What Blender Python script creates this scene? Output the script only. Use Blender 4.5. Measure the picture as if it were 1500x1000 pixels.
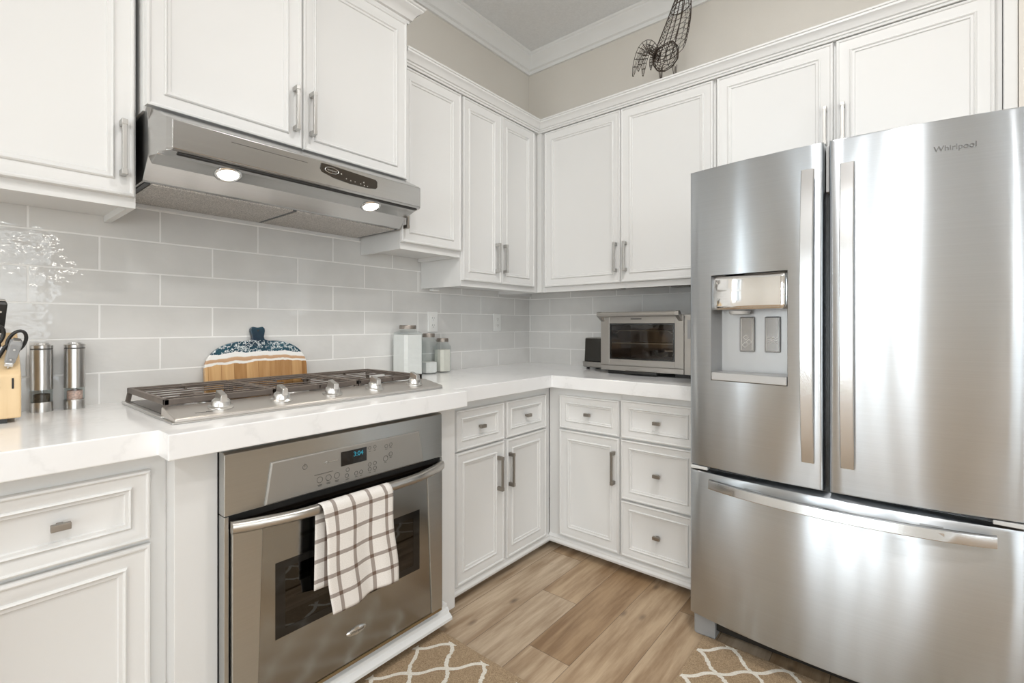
import bpy, bmesh, math, random
from mathutils import Vector, Matrix
random.seed(7)
PI = math.pi
D = bpy.data
SC = bpy.context.scene
C = SC.collection
for o in list(D.objects):
    D.objects.remove(o, do_unlink=True)

# ------------------------------------------------------------------ camera, world, lights, exposure
cam_data = D.cameras.new('camera')
cam_data.sensor_width = 36.0
cam_data.lens = 700.0 / 1500.0 * 36.0
cam_data.shift_y = -23.5 / 1500.0
cam_data.clip_start = 0.02
cam = D.objects.new('camera', cam_data)
cam.location = (-2.677, -2.058, 1.177)
cam.rotation_euler = (PI / 2, 0, math.radians(39.6 - 90))
C.objects.link(cam)
SC.camera = cam

SC.view_settings.view_transform = 'Standard'
SC.view_settings.look = 'None'
SC.view_settings.gamma = 1.0
SC.view_settings.use_curve_mapping = False
SC.view_settings.exposure = -0.91
SC.cycles.use_denoising = True
SC.cycles.max_bounces = 8
SC.cycles.diffuse_bounces = 5
SC.cycles.glossy_bounces = 4
SC.cycles.transparent_max_bounces = 12
SC.cycles.sample_clamp_indirect = 6.0
SC.cycles.caustics_reflective = False
SC.cycles.caustics_refractive = False

world = D.worlds.new('world')
SC.world = world
world.use_nodes = True
world.node_tree.nodes['Background'].inputs[0].default_value = (0.86, 0.93, 1.0, 1)
world.node_tree.nodes['Background'].inputs[1].default_value = 1.6

RX0, RY0, CEIL = -6.4, -5.6, 3.05            # far side of the room behind the camera


def area(name, loc, rot, sx, sy, power, col=(1, 1, 1), shape='RECTANGLE', spread=PI):
    l = D.lights.new(name, 'AREA')
    l.shape = shape
    l.size = sx
    l.size_y = sy
    l.energy = power
    l.color = col
    l.spread = spread
    o = D.objects.new(name, l)
    o.location = loc
    o.rotation_euler = rot
    C.objects.link(o)
    return o


# daylight standing outside each window of the two far walls
WIN_X = [(-1.05, 0.50, 0.12, 2.35), (-1.72, 0.50, 0.12, 2.35), (-2.38, 0.42, 0.12, 2.35), (-3.12, 0.40, 0.12, 2.35)]     # centre y, width, z0, z1 in the wall x = RX0
WIN_Y = [(-5.1, 1.9, 0.05, 2.35), (-2.75, 1.9, 0.05, 2.35)]                                 # centre x, width, z0, z1 in the wall y = RY0
WIN_B = [(-4.30, 0.95, 0.95, 2.35)]                                                     # centre x in the wall y = 0, left of the kitchen run
DAY = (0.90, 0.96, 1.0)
for cy, w, z0, z1 in WIN_X:
    area('daylight', (RX0 - 0.22, cy, (z0 + z1) / 2), (0, -PI / 2, 0), z1 - z0, w, 82 * w * (z1 - z0), DAY)
for cx, w, z0, z1 in WIN_Y:
    area('daylight', (cx, RY0 - 0.22, (z0 + z1) / 2), (PI / 2, 0, 0), w, z1 - z0, 26 * w * (z1 - z0), DAY)
for cx, w, z0, z1 in WIN_B:
    area('daylight', (cx, 0.34, (z0 + z1) / 2), (-PI / 2, 0, 0), w, z1 - z0, 80 * w * (z1 - z0), DAY)
FILL_CANS = [(-1.45, -1.75), (-2.6, -2.35), (-3.7, -4.5), (-4.5, -1.9), (-4.6, -2.85)]  # unseen ceiling lights, added to fill the kitchen with light
FILL_CAN_POWER = 31
for x, y in FILL_CANS:
    area('added_fill', (x, y, CEIL - 0.012), (0, 0, 0), 0.18, 0.18, FILL_CAN_POWER, (1.0, 0.985, 0.97), 'DISK')

# ------------------------------------------------------------------ mesh building
class MB:
    def __init__(s):
        s.v = []; s.f = []; s.uv = {}

    def add(s, vs, fs):
        n = len(s.v)
        s.v += [tuple(p) for p in vs]
        s.f += [tuple(i + n for i in f) for f in fs]
        return n

    def box(s, x0, x1, y0, y1, z0, z1):
        x0, x1 = sorted((x0, x1)); y0, y1 = sorted((y0, y1)); z0, z1 = sorted((z0, z1))
        s.add([(x0, y0, z0), (x1, y0, z0), (x1, y1, z0), (x0, y1, z0), (x0, y0, z1), (x1, y0, z1), (x1, y1, z1), (x0, y1, z1)],
              [(0, 3, 2, 1), (4, 5, 6, 7), (0, 1, 5, 4), (1, 2, 6, 5), (2, 3, 7, 6), (3, 0, 4, 7)])
        return s

    def prism(s, poly, axis, a0, a1):
        def p(q, a):
            return {'x': (a, q[0], q[1]), 'y': (q[0], a, q[1]), 'z': (q[0], q[1], a)}[axis]
        n = len(poly)
        s.add([p(q, a0) for q in poly] + [p(q, a1) for q in poly],
              [tuple(range(n))[::-1], tuple(range(n, 2 * n))] + [(i, (i + 1) % n, n + (i + 1) % n, n + i) for i in range(n)])
        return s

    def loft(s, rings, closed=True, caps=True):
        n = len(rings[0]); vs = [p for r in rings for p in r]; fs = []
        m = n if closed else n - 1
        for k in range(len(rings) - 1):
            for i in range(m):
                j = (i + 1) % n
                fs.append((k * n + i, k * n + j, (k + 1) * n + j, (k + 1) * n + i))
        if caps and closed:
            fs.append(tuple(range(n))[::-1]); fs.append(tuple(range((len(rings) - 1) * n, len(rings) * n)))
        s.add(vs, fs)
        return s

    def lathe(s, prof, c=(0, 0, 0), n=28, axis='z'):
        rings = []
        for r, h in prof:
            ring = []
            for i in range(n):
                a = 2 * PI * i / n
                u, w = r * math.cos(a), r * math.sin(a)
                q = {'z': (u, w, h), 'y': (u, h, w), 'x': (h, u, w)}[axis]
                ring.append((c[0] + q[0], c[1] + q[1], c[2] + q[2]))
            rings.append(ring)
        return s.loft(rings)

    def tube(s, pts, r, n=8, closed=False):
        P = [Vector(p) for p in pts]
        m = len(P)
        rr = r if isinstance(r, (list, tuple)) else [r] * m
        rings = []
        up = None
        for i in range(m):
            if closed:
                t = (P[(i + 1) % m] - P[i - 1])
            else:
                t = P[min(i + 1, m - 1)] - P[max(i - 1, 0)]
            t.normalize()
            if up is None:
                up = Vector((0, 0, 1)) if abs(t.z) < 0.9 else Vector((1, 0, 0))
            a = t.cross(up)
            if a.length < 1e-6:
                a = t.orthogonal()
            a.normalize()
            b = a.cross(t).normalized()
            up = b
            rings.append([P[i] + rr[i] * (math.cos(2 * PI * k / n) * a + math.sin(2 * PI * k / n) * b) for k in range(n)])
        if closed:
            rings.append(rings[0])
            return s.loft(rings, caps=False)
        return s.loft(rings)

    def front(s, x0, x1, z0, z1, yb, prof):
        """a framed door or drawer front facing -y; prof = (inset, height above yb)"""
        rings = []
        for d, h in prof:
            rings.append([(x0 + d, yb - h, z0 + d), (x1 - d, yb - h, z0 + d), (x1 - d, yb - h, z1 - d), (x0 + d, yb - h, z1 - d)])
        return s.loft(rings)

    def sweep(s, path, prof, closed=False):
        """profile (out, z) swept along an xy path with mitred corners; out is to the right of travel"""
        P = [Vector((p[0], p[1])) for p in path]
        n = len(P); rings = []
        for i in range(n):
            d0 = (P[i] - P[i - 1]).normalized() if i > 0 else None
            d1 = (P[i + 1] - P[i]).normalized() if i < n - 1 else None
            if d0 is None: d0 = d1
            if d1 is None: d1 = d0
            n0 = Vector((d0.y, -d0.x)); n1 = Vector((d1.y, -d1.x))
            m = (n0 + n1); m = m / m.dot(n0) if m.dot(n0) > 1e-6 else n0
            rings.append([(P[i].x + m.x * o, P[i].y + m.y * o, z) for o, z in prof])
        return s.loft(rings)

    def build(s, name, m, parent=None, bevel=0.0, smooth=None, seg=2, loc=None, rot=None, uvs=None):
        me = D.meshes.new(name)
        me.from_pydata(s.v, [], s.f)
        bm = bmesh.new(); bm.from_mesh(me)
        bmesh.ops.recalc_face_normals(bm, faces=bm.faces)
        bm.to_mesh(me); bm.free()
        if smooth is not None:
            for p in me.polygons: p.use_smooth = True
            if smooth < 179:
                me.set_sharp_from_angle(angle=math.radians(smooth))
        if uvs:
            ul = me.uv_layers.new(name='UVMap')
            for li, l in enumerate(me.loops):
                ul.data[li].uv = uvs[l.vertex_index]
        me.materials.append(m)
        o = D.objects.new(name, me)
        C.objects.link(o)
        if parent is not None: o.parent = parent
        if loc: o.location = loc
        if rot: o.rotation_euler = rot
        if bevel:
            b = o.modifiers.new('bevel', 'BEVEL'); b.width = bevel; b.segments = seg; b.limit_method = 'ANGLE'; b.angle_limit = math.radians(40)
            b.harden_normals = False
        return o


def B(*a): return MB().box(*a)


def tag(o, label, cat, group=None):
    o['label'] = label; o['category'] = cat
    if group: o['group'] = group
    return o


def thing(name, label, cat, loc=(0, 0, 0), rz=0.0, group=None):
    o = D.objects.new(name, None); C.objects.link(o)
    o.empty_display_size = 0.05
    o.location = loc; o.rotation_euler = (0, 0, rz)
    return tag(o, label, cat, group)


def struct(o):
    o['kind'] = 'structure'
    return o


def text(body, name, m, parent, loc, rot, size, extrude=0.0005, align='CENTER'):
    cu = D.curves.new(name, 'FONT'); cu.body = body; cu.size = size; cu.extrude = extrude
    cu.align_x = align; cu.align_y = 'CENTER'
    cu.materials.append(m)
    tmp = D.objects.new(name, cu); C.objects.link(tmp)
    bpy.context.view_layer.update()
    me = D.meshes.new_from_object(tmp.evaluated_get(bpy.context.evaluated_depsgraph_get()))
    me.materials.clear(); me.materials.append(m)
    D.objects.remove(tmp, do_unlink=True)
    o = D.objects.new(name, me); C.objects.link(o); o.parent = parent
    o.location = loc; o.rotation_euler = rot
    return o


# ------------------------------------------------------------------ materials
class NT:
    def __init__(s, name):
        s.m = D.materials.new(name); s.m.use_nodes = True
        s.t = s.m.node_tree; s.b = s.t.nodes['Principled BSDF']; s.out = s.t.nodes['Material Output']

    def n(s, typ, **kw):
        nd = s.t.nodes.new(typ)
        for k, v in kw.items():
            if k.startswith('i_'):
                key = k[2:]
                nd.inputs[int(key) if key.isdigit() else key.replace('_', ' ')].default_value = v
            else: setattr(nd, k, v)
        return nd

    def l(s, a, b): s.t.links.new(a, b)

    def set(s, col=None, rough=None, metal=None, spec=None, **kw):
        if col is not None: s.b.inputs['Base Color'].default_value = (*col, 1)
        if rough is not None: s.b.inputs['Roughness'].default_value = rough
        if metal is not None: s.b.inputs['Metallic'].default_value = metal
        if spec is not None: s.b.inputs['Specular IOR Level'].default_value = spec
        return s

    def coords(s, scale=(1, 1, 1), loc=(0, 0, 0), kind='Object', rot=(0, 0, 0)):
        tc = s.n('ShaderNodeTexCoord'); mp = s.n('ShaderNodeMapping')
        mp.inputs['Scale'].default_value = scale; mp.inputs['Location'].default_value = loc; mp.inputs['Rotation'].default_value = rot
        s.l(tc.outputs[kind], mp.inputs[0])
        return mp.outputs[0]

    def noise(s, vec, scale, detail=3, rough=0.5):
        nd = s.n('ShaderNodeTexNoise'); nd.inputs['Scale'].default_value = scale; nd.inputs['Detail'].default_value = detail
        nd.inputs['Roughness'].default_value = rough
        s.l(vec, nd.inputs['Vector'])
        return nd.outputs[0]

    def ramp(s, fac, stops, interp='LINEAR'):
        r = s.n('ShaderNodeValToRGB'); r.color_ramp.interpolation = interp
        e = r.color_ramp.elements
        while len(e) < len(stops): e.new(0.5)
        for el, (p, c) in zip(e, stops):
            el.position = p; el.color = (*c, 1) if len(c) == 3 else c
        s.l(fac, r.inputs[0])
        return r.outputs[0]

    def math(s, op, a, b=None, c=None):
        nd = s.n('ShaderNodeMath'); nd.operation = op
        for i, x in enumerate((a, b, c)):
            if x is None: continue
            if isinstance(x, (int, float)): nd.inputs[i].default_value = x
            else: s.l(x, nd.inputs[i])
        return nd.outputs[0]

    def mix(s, fac, a, b, mode='MIX'):
        nd = s.n('ShaderNodeMix'); nd.data_type = 'RGBA'; nd.blend_type = mode
        for i, x in ((0, fac), (6, a), (7, b)):
            if isinstance(x, tuple): nd.inputs[i].default_value = (*x, 1)
            elif isinstance(x, (int, float)): nd.inputs[i].default_value = x
            else: s.l(x, nd.inputs[i])
        return nd.outputs[2]

    def bump(s, height, strength, dist=0.001):
        nd = s.n('ShaderNodeBump'); nd.inputs['Strength'].default_value = strength; nd.inputs['Distance'].default_value = dist
        s.l(height, nd.inputs['Height']); s.l(nd.outputs[0], s.b.inputs['Normal'])
        return nd

    def color(s, sock): s.l(sock, s.b.inputs['Base Color']); return s


def plain(name, col, rough=0.5, metal=0.0, spec=None, var=0.0, vs=6.0):
    t = NT(name).set(col, rough, metal, spec)
    if var:
        nz = t.noise(t.coords(), vs, 3)
        k = t.ramp(nz, [(0.3, tuple(c * (1 - var) for c in col)), (0.7, tuple(min(1, c * (1 + var)) for c in col))])
        t.color(k)
    return t.m


def steel(name, col, rough, aniso=0.75, vertical_grain=False, wave=0.0, grain=0.02):
    t = NT(name).set(col, rough, 1.0)
    t.b.inputs['Anisotropic'].default_value = aniso
    t.b.inputs['Anisotropic Rotation'].default_value = 0.0 if vertical_grain else 0.25
    tg = t.n('ShaderNodeTangent'); tg.direction_type = 'RADIAL'; tg.axis = 'Z'
    t.l(tg.outputs[0], t.b.inputs['Tangent'])
    sc = (220, 220, 4) if vertical_grain else (3, 3, 420)
    nz = t.noise(t.coords(sc), 1.0, 4, 0.6)
    t.color(t.ramp(nz, [(0.2, tuple(c * (1 - grain * 2) for c in col)), (0.8, tuple(min(1, c * (1 + grain * 2)) for c in col))]))
    if wave:
        t.bump(t.noise(t.coords((1, 1, 0.06)), 9.0, 1, 0.4), 1.0, wave)
    return t.m


M = {}
M['cab'] = plain('cabinet_paint', (0.715, 0.712, 0.70), 0.45, spec=0.3, var=0.01, vs=3)
M['trimw'] = plain('trim_paint', (0.80, 0.80, 0.79), 0.4, var=0.01)
M['dark'] = plain('dark_gap', (0.012, 0.011, 0.010), 0.6, var=0.05)
M['steel'] = steel('brushed_steel', (0.60, 0.595, 0.585), 0.30, 0.6)
M['fridge'] = steel('fridge_steel', (0.57, 0.60, 0.63), 0.28, 1.0, wave=0.0008)
M['fhandle'] = steel('fridge_handle_steel', (0.60, 0.60, 0.60), 0.26, 0.0)
M['ovensteel'] = steel('oven_steel', (0.52, 0.52, 0.50), 0.30, 0.7)
M['ovendoor'] = steel('oven_door_steel', (0.37, 0.375, 0.37), 0.16, 0.5)
M['hoodsteel'] = steel('hood_steel', (0.48, 0.475, 0.465), 0.22, 0.0)
M['nickel'] = steel('brushed_nickel', (0.34, 0.31, 0.275), 0.36, 0.2)
M['toast'] = steel('toaster_steel', (0.43, 0.41, 0.385), 0.36, 0.4)
M['chrome'] = plain('chrome', (0.80, 0.80, 0.80), 0.06, 1.0, var=0.01)
M['cookpanel'] = plain('cooktop_steel', (0.74, 0.71, 0.68), 0.36, 1.0, var=0.015)
M['satin'] = plain('satin_metal', (0.72, 0.71, 0.69), 0.28, 1.0, var=0.02)
M['iron'] = plain('cast_iron', (0.13, 0.105, 0.088), 0.5, 0.0, var=0.12, vs=60)
M['black'] = plain('black_plastic', (0.016, 0.015, 0.014), 0.3, var=0.05)
M['blackgloss'] = plain('black_gloss', (0.012, 0.011, 0.010), 0.08, var=0.05)
M['grey'] = plain('grey_plastic', (0.30, 0.30, 0.30), 0.4, var=0.03)
M['lightgrey'] = plain('light_grey_plastic', (0.55, 0.55, 0.54), 0.4, var=0.02)
M['white'] = plain('white_plastic', (0.82, 0.82, 0.80), 0.35, var=0.01)
M['mark'] = plain('dark_marking', (0.09, 0.085, 0.08), 0.5, var=0.02)
M['glyph'] = plain('oven_marking', (0.10, 0.095, 0.085), 0.5, var=0.02)
M['flour'] = plain('white_powder', (0.80, 0.79, 0.77), 0.9, var=0.02, vs=40)
M['cream'] = plain('cream_powder', (0.74, 0.71, 0.64), 0.9, var=0.03, vs=40)
M['pewter'] = plain('pewter_lid', (0.30, 0.265, 0.235), 0.42, 0.8, var=0.1, vs=60)
M['wire'] = plain('rusty_wire', (0.045, 0.030, 0.020), 0.55, 0.3, var=0.3, vs=80)
M['pepper'] = plain('peppercorns', (0.05, 0.035, 0.02), 0.7, var=0.6, vs=180)
M['salt'] = plain('pink_salt', (0.70, 0.47, 0.40), 0.6, var=0.3, vs=200)
M['ceil'] = plain('ceiling_paint', (0.60, 0.61, 0.61), 0.9, var=0.01)
M['wall'] = None


def wallpaint():
    t = NT('wall_paint').set((0.66, 0.635, 0.585), 0.85)
    nz = t.noise(t.coords(), 140, 3)
    t.bump(nz, 0.25, 0.0015)
    t.color(t.ramp(t.noise(t.coords(), 2, 2), [(0.3, (0.67, 0.635, 0.58)), (0.7, (0.69, 0.655, 0.60))]))
    return t.m


M['wall'] = wallpaint()


def ceilpaint():
    t = NT('ceiling_texture').set((0.58, 0.58, 0.58), 0.9)
    nz = t.noise(t.coords(), 90, 4)
    t.bump(nz, 0.4, 0.002)
    t.color(t.ramp(nz, [(0.3, (0.77, 0.78, 0.79)), (0.7, (0.83, 0.84, 0.85))]))
    return t.m


M['ceil'] = ceilpaint()


def tilemat(name, horiz, u0, z0):
    """glossy hand-made tiles in running bond; horiz = world axis the rows run along"""
    t = NT(name).set((0.6, 0.6, 0.58), 0.07)
    tc = t.n('ShaderNodeTexCoord'); sp = t.n('ShaderNodeSeparateXYZ'); t.l(tc.outputs['Object'], sp.inputs[0])
    u = t.math('ADD', sp.outputs[0 if horiz == 'x' else 1], -u0)
    v = t.math('ADD', sp.outputs[2], -z0)
    cb = t.n('ShaderNodeCombineXYZ'); t.l(u, cb.inputs[0]); t.l(v, cb.inputs[1])
    br = t.n('ShaderNodeTexBrick'); br.offset = 0.5; br.offset_frequency = 2; br.squash = 1
    br.inputs['Scale'].default_value = 1.0
    br.inputs['Brick Width'].default_value = 0.3335
    br.inputs['Row Height'].default_value = 0.11275
    br.inputs['Mortar Size'].default_value = 0.0030
    br.inputs['Mortar Smooth'].default_value = 0.2
    br.inputs['Bias'].default_value = 0.0
    br.inputs['Color1'].default_value = (0.66, 0.65, 0.632, 1)
    br.inputs['Color2'].default_value = (0.71, 0.70, 0.68, 1)
    br.inputs['Mortar'].default_value = (0.90, 0.89, 0.87, 1)
    t.l(cb.outputs[0], br.inputs['Vector'])
    soft = t.noise(t.coords(), 9, 2)
    t.color(t.mix(0.10, br.outputs[0], t.ramp(soft, [(0.3, (0.35, 0.35, 0.34)), (0.7, (0.75, 0.74, 0.72))])))
    rg = t.math('MULTIPLY_ADD', br.outputs['Fac'], 0.6, 0.03)
    t.l(rg, t.b.inputs['Roughness'])
    wob = t.noise(t.coords((1, 1, 1.6)), 16, 2, 0.5)
    hh = t.math('MULTIPLY_ADD', br.outputs['Fac'], -0.55, wob)
    t.bump(hh, 0.8, 0.0014)
    return t.m


# joints measured on the wall: row height 112.75 mm, tile pitch 333.5 mm
M['tileA'] = tilemat('wall_tile_gloss', 'x', -2.496 - 0.3335 * 10, 0.908 - 0.11275 * 20)
M['tileB'] = tilemat('wall_tile_gloss_side', 'y', -0.179 - 0.3335 * 10, 0.908 - 0.11275 * 20)


def quartz():
    t = NT('white_quartz').set((0.82, 0.82, 0.81), 0.12)
    v = t.coords()
    n1 = t.noise(v, 3.0, 6, 0.6)
    vein = t.math('ABSOLUTE', t.math('SUBTRACT', n1, 0.5))
    t.color(t.ramp(vein, [(0.0, (0.80, 0.80, 0.80)), (0.02, (0.845, 0.845, 0.845)), (0.12, (0.86, 0.86, 0.86))]))
    return t.m


M['quartz'] = quartz()


def planks():
    t = NT('oak_planks').set((0.4, 0.3, 0.2), 0.42)
    v = t.coords()
    sp = t.n('ShaderNodeSeparateXYZ'); t.l(v, sp.inputs[0])
    yy = t.math('DIVIDE', t.math('SUBTRACT', -0.631, sp.outputs[1]), 0.1755)
    row = t.math('FLOOR', yy)
    uu = t.math('DIVIDE', t.math('ADD', t.math('MULTIPLY_ADD', row, 0.33, sp.outputs[0]), 0.618), 1.22)
    cb = t.n('ShaderNodeCombineXYZ'); t.l(t.math('FLOOR', uu), cb.inputs[0]); t.l(row, cb.inputs[1]); cb.inputs[2].default_value = 3.0
    wn = t.n('ShaderNodeTexWhiteNoise'); wn.noise_dimensions = '3D'; t.l(cb.outputs[0], wn.inputs[0])
    rnd = wn.outputs[0]
    def edge(q, w):
        f = t.math('FRACT', q)
        return t.math('LESS_THAN', t.math('MINIMUM', f, t.math('SUBTRACT', 1.0, f)), w)
    groove = t.math('MAXIMUM', edge(yy, 0.0011 / 0.1755), edge(uu, 0.0011 / 1.22))
    off = t.n('ShaderNodeVectorMath'); off.operation = 'MULTIPLY_ADD'
    t.l(wn.outputs[1], off.inputs[0]); off.inputs[1].default_value = (7.3, 3.1, 5.7); t.l(v, off.inputs[2])
    mp = t.n('ShaderNodeMapping'); mp.inputs['Scale'].default_value = (1.0, 9.0, 1.0); t.l(off.outputs[0], mp.inputs[0])
    g1 = t.noise(mp.outputs[0], 2.2, 8, 0.62)
    mp2 = t.n('ShaderNodeMapping'); mp2.inputs['Scale'].default_value = (1.6, 30.0, 1.0); t.l(off.outputs[0], mp2.inputs[0])
    g2 = t.noise(mp2.outputs[0], 3.0, 5, 0.6)
    base = t.ramp(rnd, [(0.0, (0.38, 0.25, 0.14)), (0.35, (0.49, 0.345, 0.21)), (0.65, (0.55, 0.415, 0.28)), (1.0, (0.64, 0.535, 0.415))])
    c1 = t.mix(t.ramp(g1, [(0.36, (1, 1, 1)), (0.60, (0, 0, 0))]), base, (0.60, 0.53, 0.46), 'MULTIPLY')
    c2 = t.mix(t.ramp(g2, [(0.3, (0.5, 0.5, 0.5)), (0.7, (0, 0, 0))]), c1, (0.72, 0.68, 0.62), 'MULTIPLY')
    kn = t.n('ShaderNodeTexVoronoi'); kn.inputs['Scale'].default_value = 4.2
    mp3 = t.n('ShaderNodeMapping'); mp3.inputs['Scale'].default_value = (1.0, 2.2, 1.0); t.l(off.outputs[0], mp3.inputs[0]); t.l(mp3.outputs[0], kn.inputs['Vector'])
    c3 = t.mix(t.ramp(kn.outputs[0], [(0.03, (0.85, 0.85, 0.85)), (0.15, (0, 0, 0))]), c2, (0.11, 0.075, 0.05))
    c4 = t.mix(t.math('MULTIPLY', groove, 0.75), c3, (0.09, 0.06, 0.04))
    t.color(c4)
    t.bump(t.math('MULTIPLY_ADD', groove, -1.0, t.math('MULTIPLY', g2, 0.25)), 0.4, 0.001)
    return t.m


M['floor'] = planks()


def rugmat(name, nx, ny, px, py, bx0, bx1, by0, by1, swap=False):
    """tan looped rug with an ivory trellis: nodes at (nx,ny) + (i px, j py), i+j even"""
    t = NT(name).set((0.4, 0.3, 0.2), 0.95)
    tc = t.n('ShaderNodeTexCoord'); sp = t.n('ShaderNodeSeparateXYZ'); t.l(tc.outputs['Object'], sp.inputs[0])
    jit = t.noise(t.coords(), 90, 2)
    jj = t.math('MULTIPLY_ADD', jit, 0.010, -0.005)
    X = t.math('ADD', sp.outputs[0], jj); Yy = t.math('SUBTRACT', sp.outputs[1], jj)
    a = t.math('MULTIPLY', t.math('ADD', X, -nx), 1 / px)
    b = t.math('MULTIPLY', t.math('ADD', Yy, -ny), 1 / py)
    wob = t.math('MULTIPLY', t.math('SINE', t.math('MULTIPLY', a, 2 * PI)), 0.05)
    wob2 = t.math('MULTIPLY', t.math('SINE', t.math('MULTIPLY', b, 2 * PI)), -0.05)
    a2 = t.math('ADD', a, wob); b2 = t.math('ADD', b, wob2)
    s1 = t.math('ABSOLUTE', t.math('SINE', t.math('MULTIPLY', t.math('ADD', a2, b2), PI / 2)))
    s2 = t.math('ABSOLUTE', t.math('SINE', t.math('MULTIPLY', t.math('SUBTRACT', a2, b2), PI / 2)))
    d = t.math('MINIMUM', s1, s2)
    line = t.math('LESS_THAN', d, 0.185)
    ins = t.math('MULTIPLY', t.math('GREATER_THAN', X, bx0), t.math('LESS_THAN', X, bx1))
    ins = t.math('MULTIPLY', ins, t.math('MULTIPLY', t.math('GREATER_THAN', Yy, by0), t.math('LESS_THAN', Yy, by1)))
    line = t.math('MULTIPLY', line, ins)
    pile = t.noise(t.coords(), 260, 2, 0.7)
    tan = t.ramp(pile, [(0.3, (0.24, 0.16, 0.09)), (0.7, (0.50, 0.37, 0.235))])
    ivory = t.ramp(pile, [(0.3, (0.70, 0.65, 0.56)), (0.7, (0.88, 0.84, 0.76))])
    t.color(t.mix(line, tan, ivory))
    t.bump(t.math('ADD', pile, t.math('MULTIPLY', line, 0.5)), 0.8, 0.003)
    return t.m


def boardmat():
    """end-to-end: teal resin sea, white foam, striped wood (local z up, metres from the foot)"""
    t = NT('resin_and_wood').set((0.5, 0.35, 0.2), 0.25)
    tc = t.n('ShaderNodeTexCoord'); sp = t.n('ShaderNodeSeparateXYZ'); t.l(tc.outputs['Object'], sp.inputs[0])
    x, z = sp.outputs[0], sp.outputs[2]
    nz = t.noise(t.coords(), 14, 3); nz2 = t.noise(t.coords(), 45, 4, 0.65)
    wz = t.math('MULTIPLY_ADD', nz, 0.030, z)
    wz = t.math('SUBTRACT', wz, t.math('MULTIPLY', t.math('MULTIPLY', x, x), -0.35))
    st = t.n('ShaderNodeTexBrick'); st.inputs['Scale'].default_value = 1; st.offset = 0.0
    st.inputs['Brick Width'].default_value = 0.045; st.inputs['Row Height'].default_value = 3.0; st.inputs['Mortar Size'].default_value = 0.0006
    st.inputs['Color1'].default_value = (0.36, 0.18, 0.06, 1); st.inputs['Color2'].default_value = (0.66, 0.42, 0.20, 1); st.inputs['Mortar'].default_value = (0.28, 0.14, 0.05, 1)
    cb = t.n('ShaderNodeCombineXYZ'); t.l(t.math('ADD', x, 5.0), cb.inputs[0]); t.l(t.math('ADD', z, 1.0), cb.inputs[1]); t.l(cb.outputs[0], st.inputs['Vector'])
    gr = t.noise(t.coords((60, 1, 5)), 1, 3)
    wood = t.mix(t.ramp(gr, [(0.35, (0.5, 0.5, 0.5)), (0.65, (0, 0, 0))]), st.outputs[0], (0.62, 0.50, 0.38), 'MULTIPLY')
    sea = t.ramp(t.noise(t.coords(), 7, 3), [(0.35, (0.008, 0.022, 0.042)), (0.65, (0.022, 0.085, 0.12))])
    foam = t.math('ABSOLUTE', t.math('SUBTRACT', nz2, 0.5))
    low = t.math('MULTIPLY', t.math('LESS_THAN', wz, 0.212), 1.0)
    fo = t.math('MULTIPLY', t.math('LESS_THAN', foam, 0.022), low)
    sea2 = t.mix(fo, sea, (0.62, 0.68, 0.69))
    band = t.ramp(t.math('MULTIPLY', wz, 4.0), [(0.0, (0.80, 0.78, 0.74)), (0.545, (0.80, 0.78, 0.74)), (0.555, (0.50, 0.30, 0.17)), (0.60, (0.55, 0.36, 0.22)), (0.615, (0.80, 0.79, 0.77)), (1.0, (0.82, 0.82, 0.80))])
    c = t.mix(t.math('GREATER_THAN', wz, 0.128), wood, band)
    c = t.mix(t.math('GREATER_THAN', wz, 0.170), c, sea2)
    t.color(c)
    return t.m


def clothmat():
    t = NT('plaid_cotton').set((0.8, 0.77, 0.72), 0.95)
    tc = t.n('ShaderNodeTexCoord'); sp = t.n('ShaderNodeSeparateXYZ'); t.l(tc.outputs['UV'], sp.inputs[0])
    def stripes(s, off):
        f = t.math('FRACT', t.math('MULTIPLY_ADD', s, 1 / 0.0575, off))
        return t.math('LESS_THAN', t.math('ABSOLUTE', t.math('SUBTRACT', f, 0.5)), 0.10)
    a = stripes(sp.outputs[0], 0.90); b = stripes(sp.outputs[1], 0.10)
    weave = t.noise(t.coords(kind='UV'), 420, 2)
    k = t.math('MULTIPLY', t.math('ADD', a, b), 0.70)
    base = t.ramp(weave, [(0.3, (0.70, 0.66, 0.62)), (0.7, (0.83, 0.80, 0.76))])
    t.color(t.mix(k, base, (0.15, 0.10, 0.075)))
    t.bump(weave, 0.4, 0.001)
    return t.m


def glassmat(name, tint, gloss):
    t = NT(name)
    tr = t.n('ShaderNodeBsdfTransparent'); tr.inputs[0].default_value = (*tint, 1)
    gl = t.n('ShaderNodeBsdfGlossy'); gl.inputs['Roughness'].default_value = 0.02
    lw = t.n('ShaderNodeFresnel'); lw.inputs[0].default_value = 1.45
    f = t.math('MULTIPLY_ADD', lw.outputs[0], 0.85, gloss)
    ge = t.n('ShaderNodeNewGeometry')
    f = t.math('MULTIPLY', f, t.math('SUBTRACT', 1.0, ge.outputs['Backfacing']))
    mx = t.n('ShaderNodeMixShader'); t.l(f, mx.inputs[0]); t.l(tr.outputs[0], mx.inputs[1]); t.l(gl.outputs[0], mx.inputs[2])
    t.l(mx.outputs[0], t.out.inputs[0])
    return t.m


def emit(name, col, s):
    t = NT(name)
    e = t.n('ShaderNodeEmission'); e.inputs[0].default_value = (*col, 1); e.inputs[1].default_value = s
    t.l(e.outputs[0], t.out.inputs[0])
    return t.m


def woodmat(name, a, b, scale=(40, 40, 3)):
    t = NT(name).set(a, 0.45)
    t.color(t.ramp(t.noise(t.coords(scale), 1.0, 5), [(0.3, a), (0.7, b)]))
    return t.m


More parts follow.
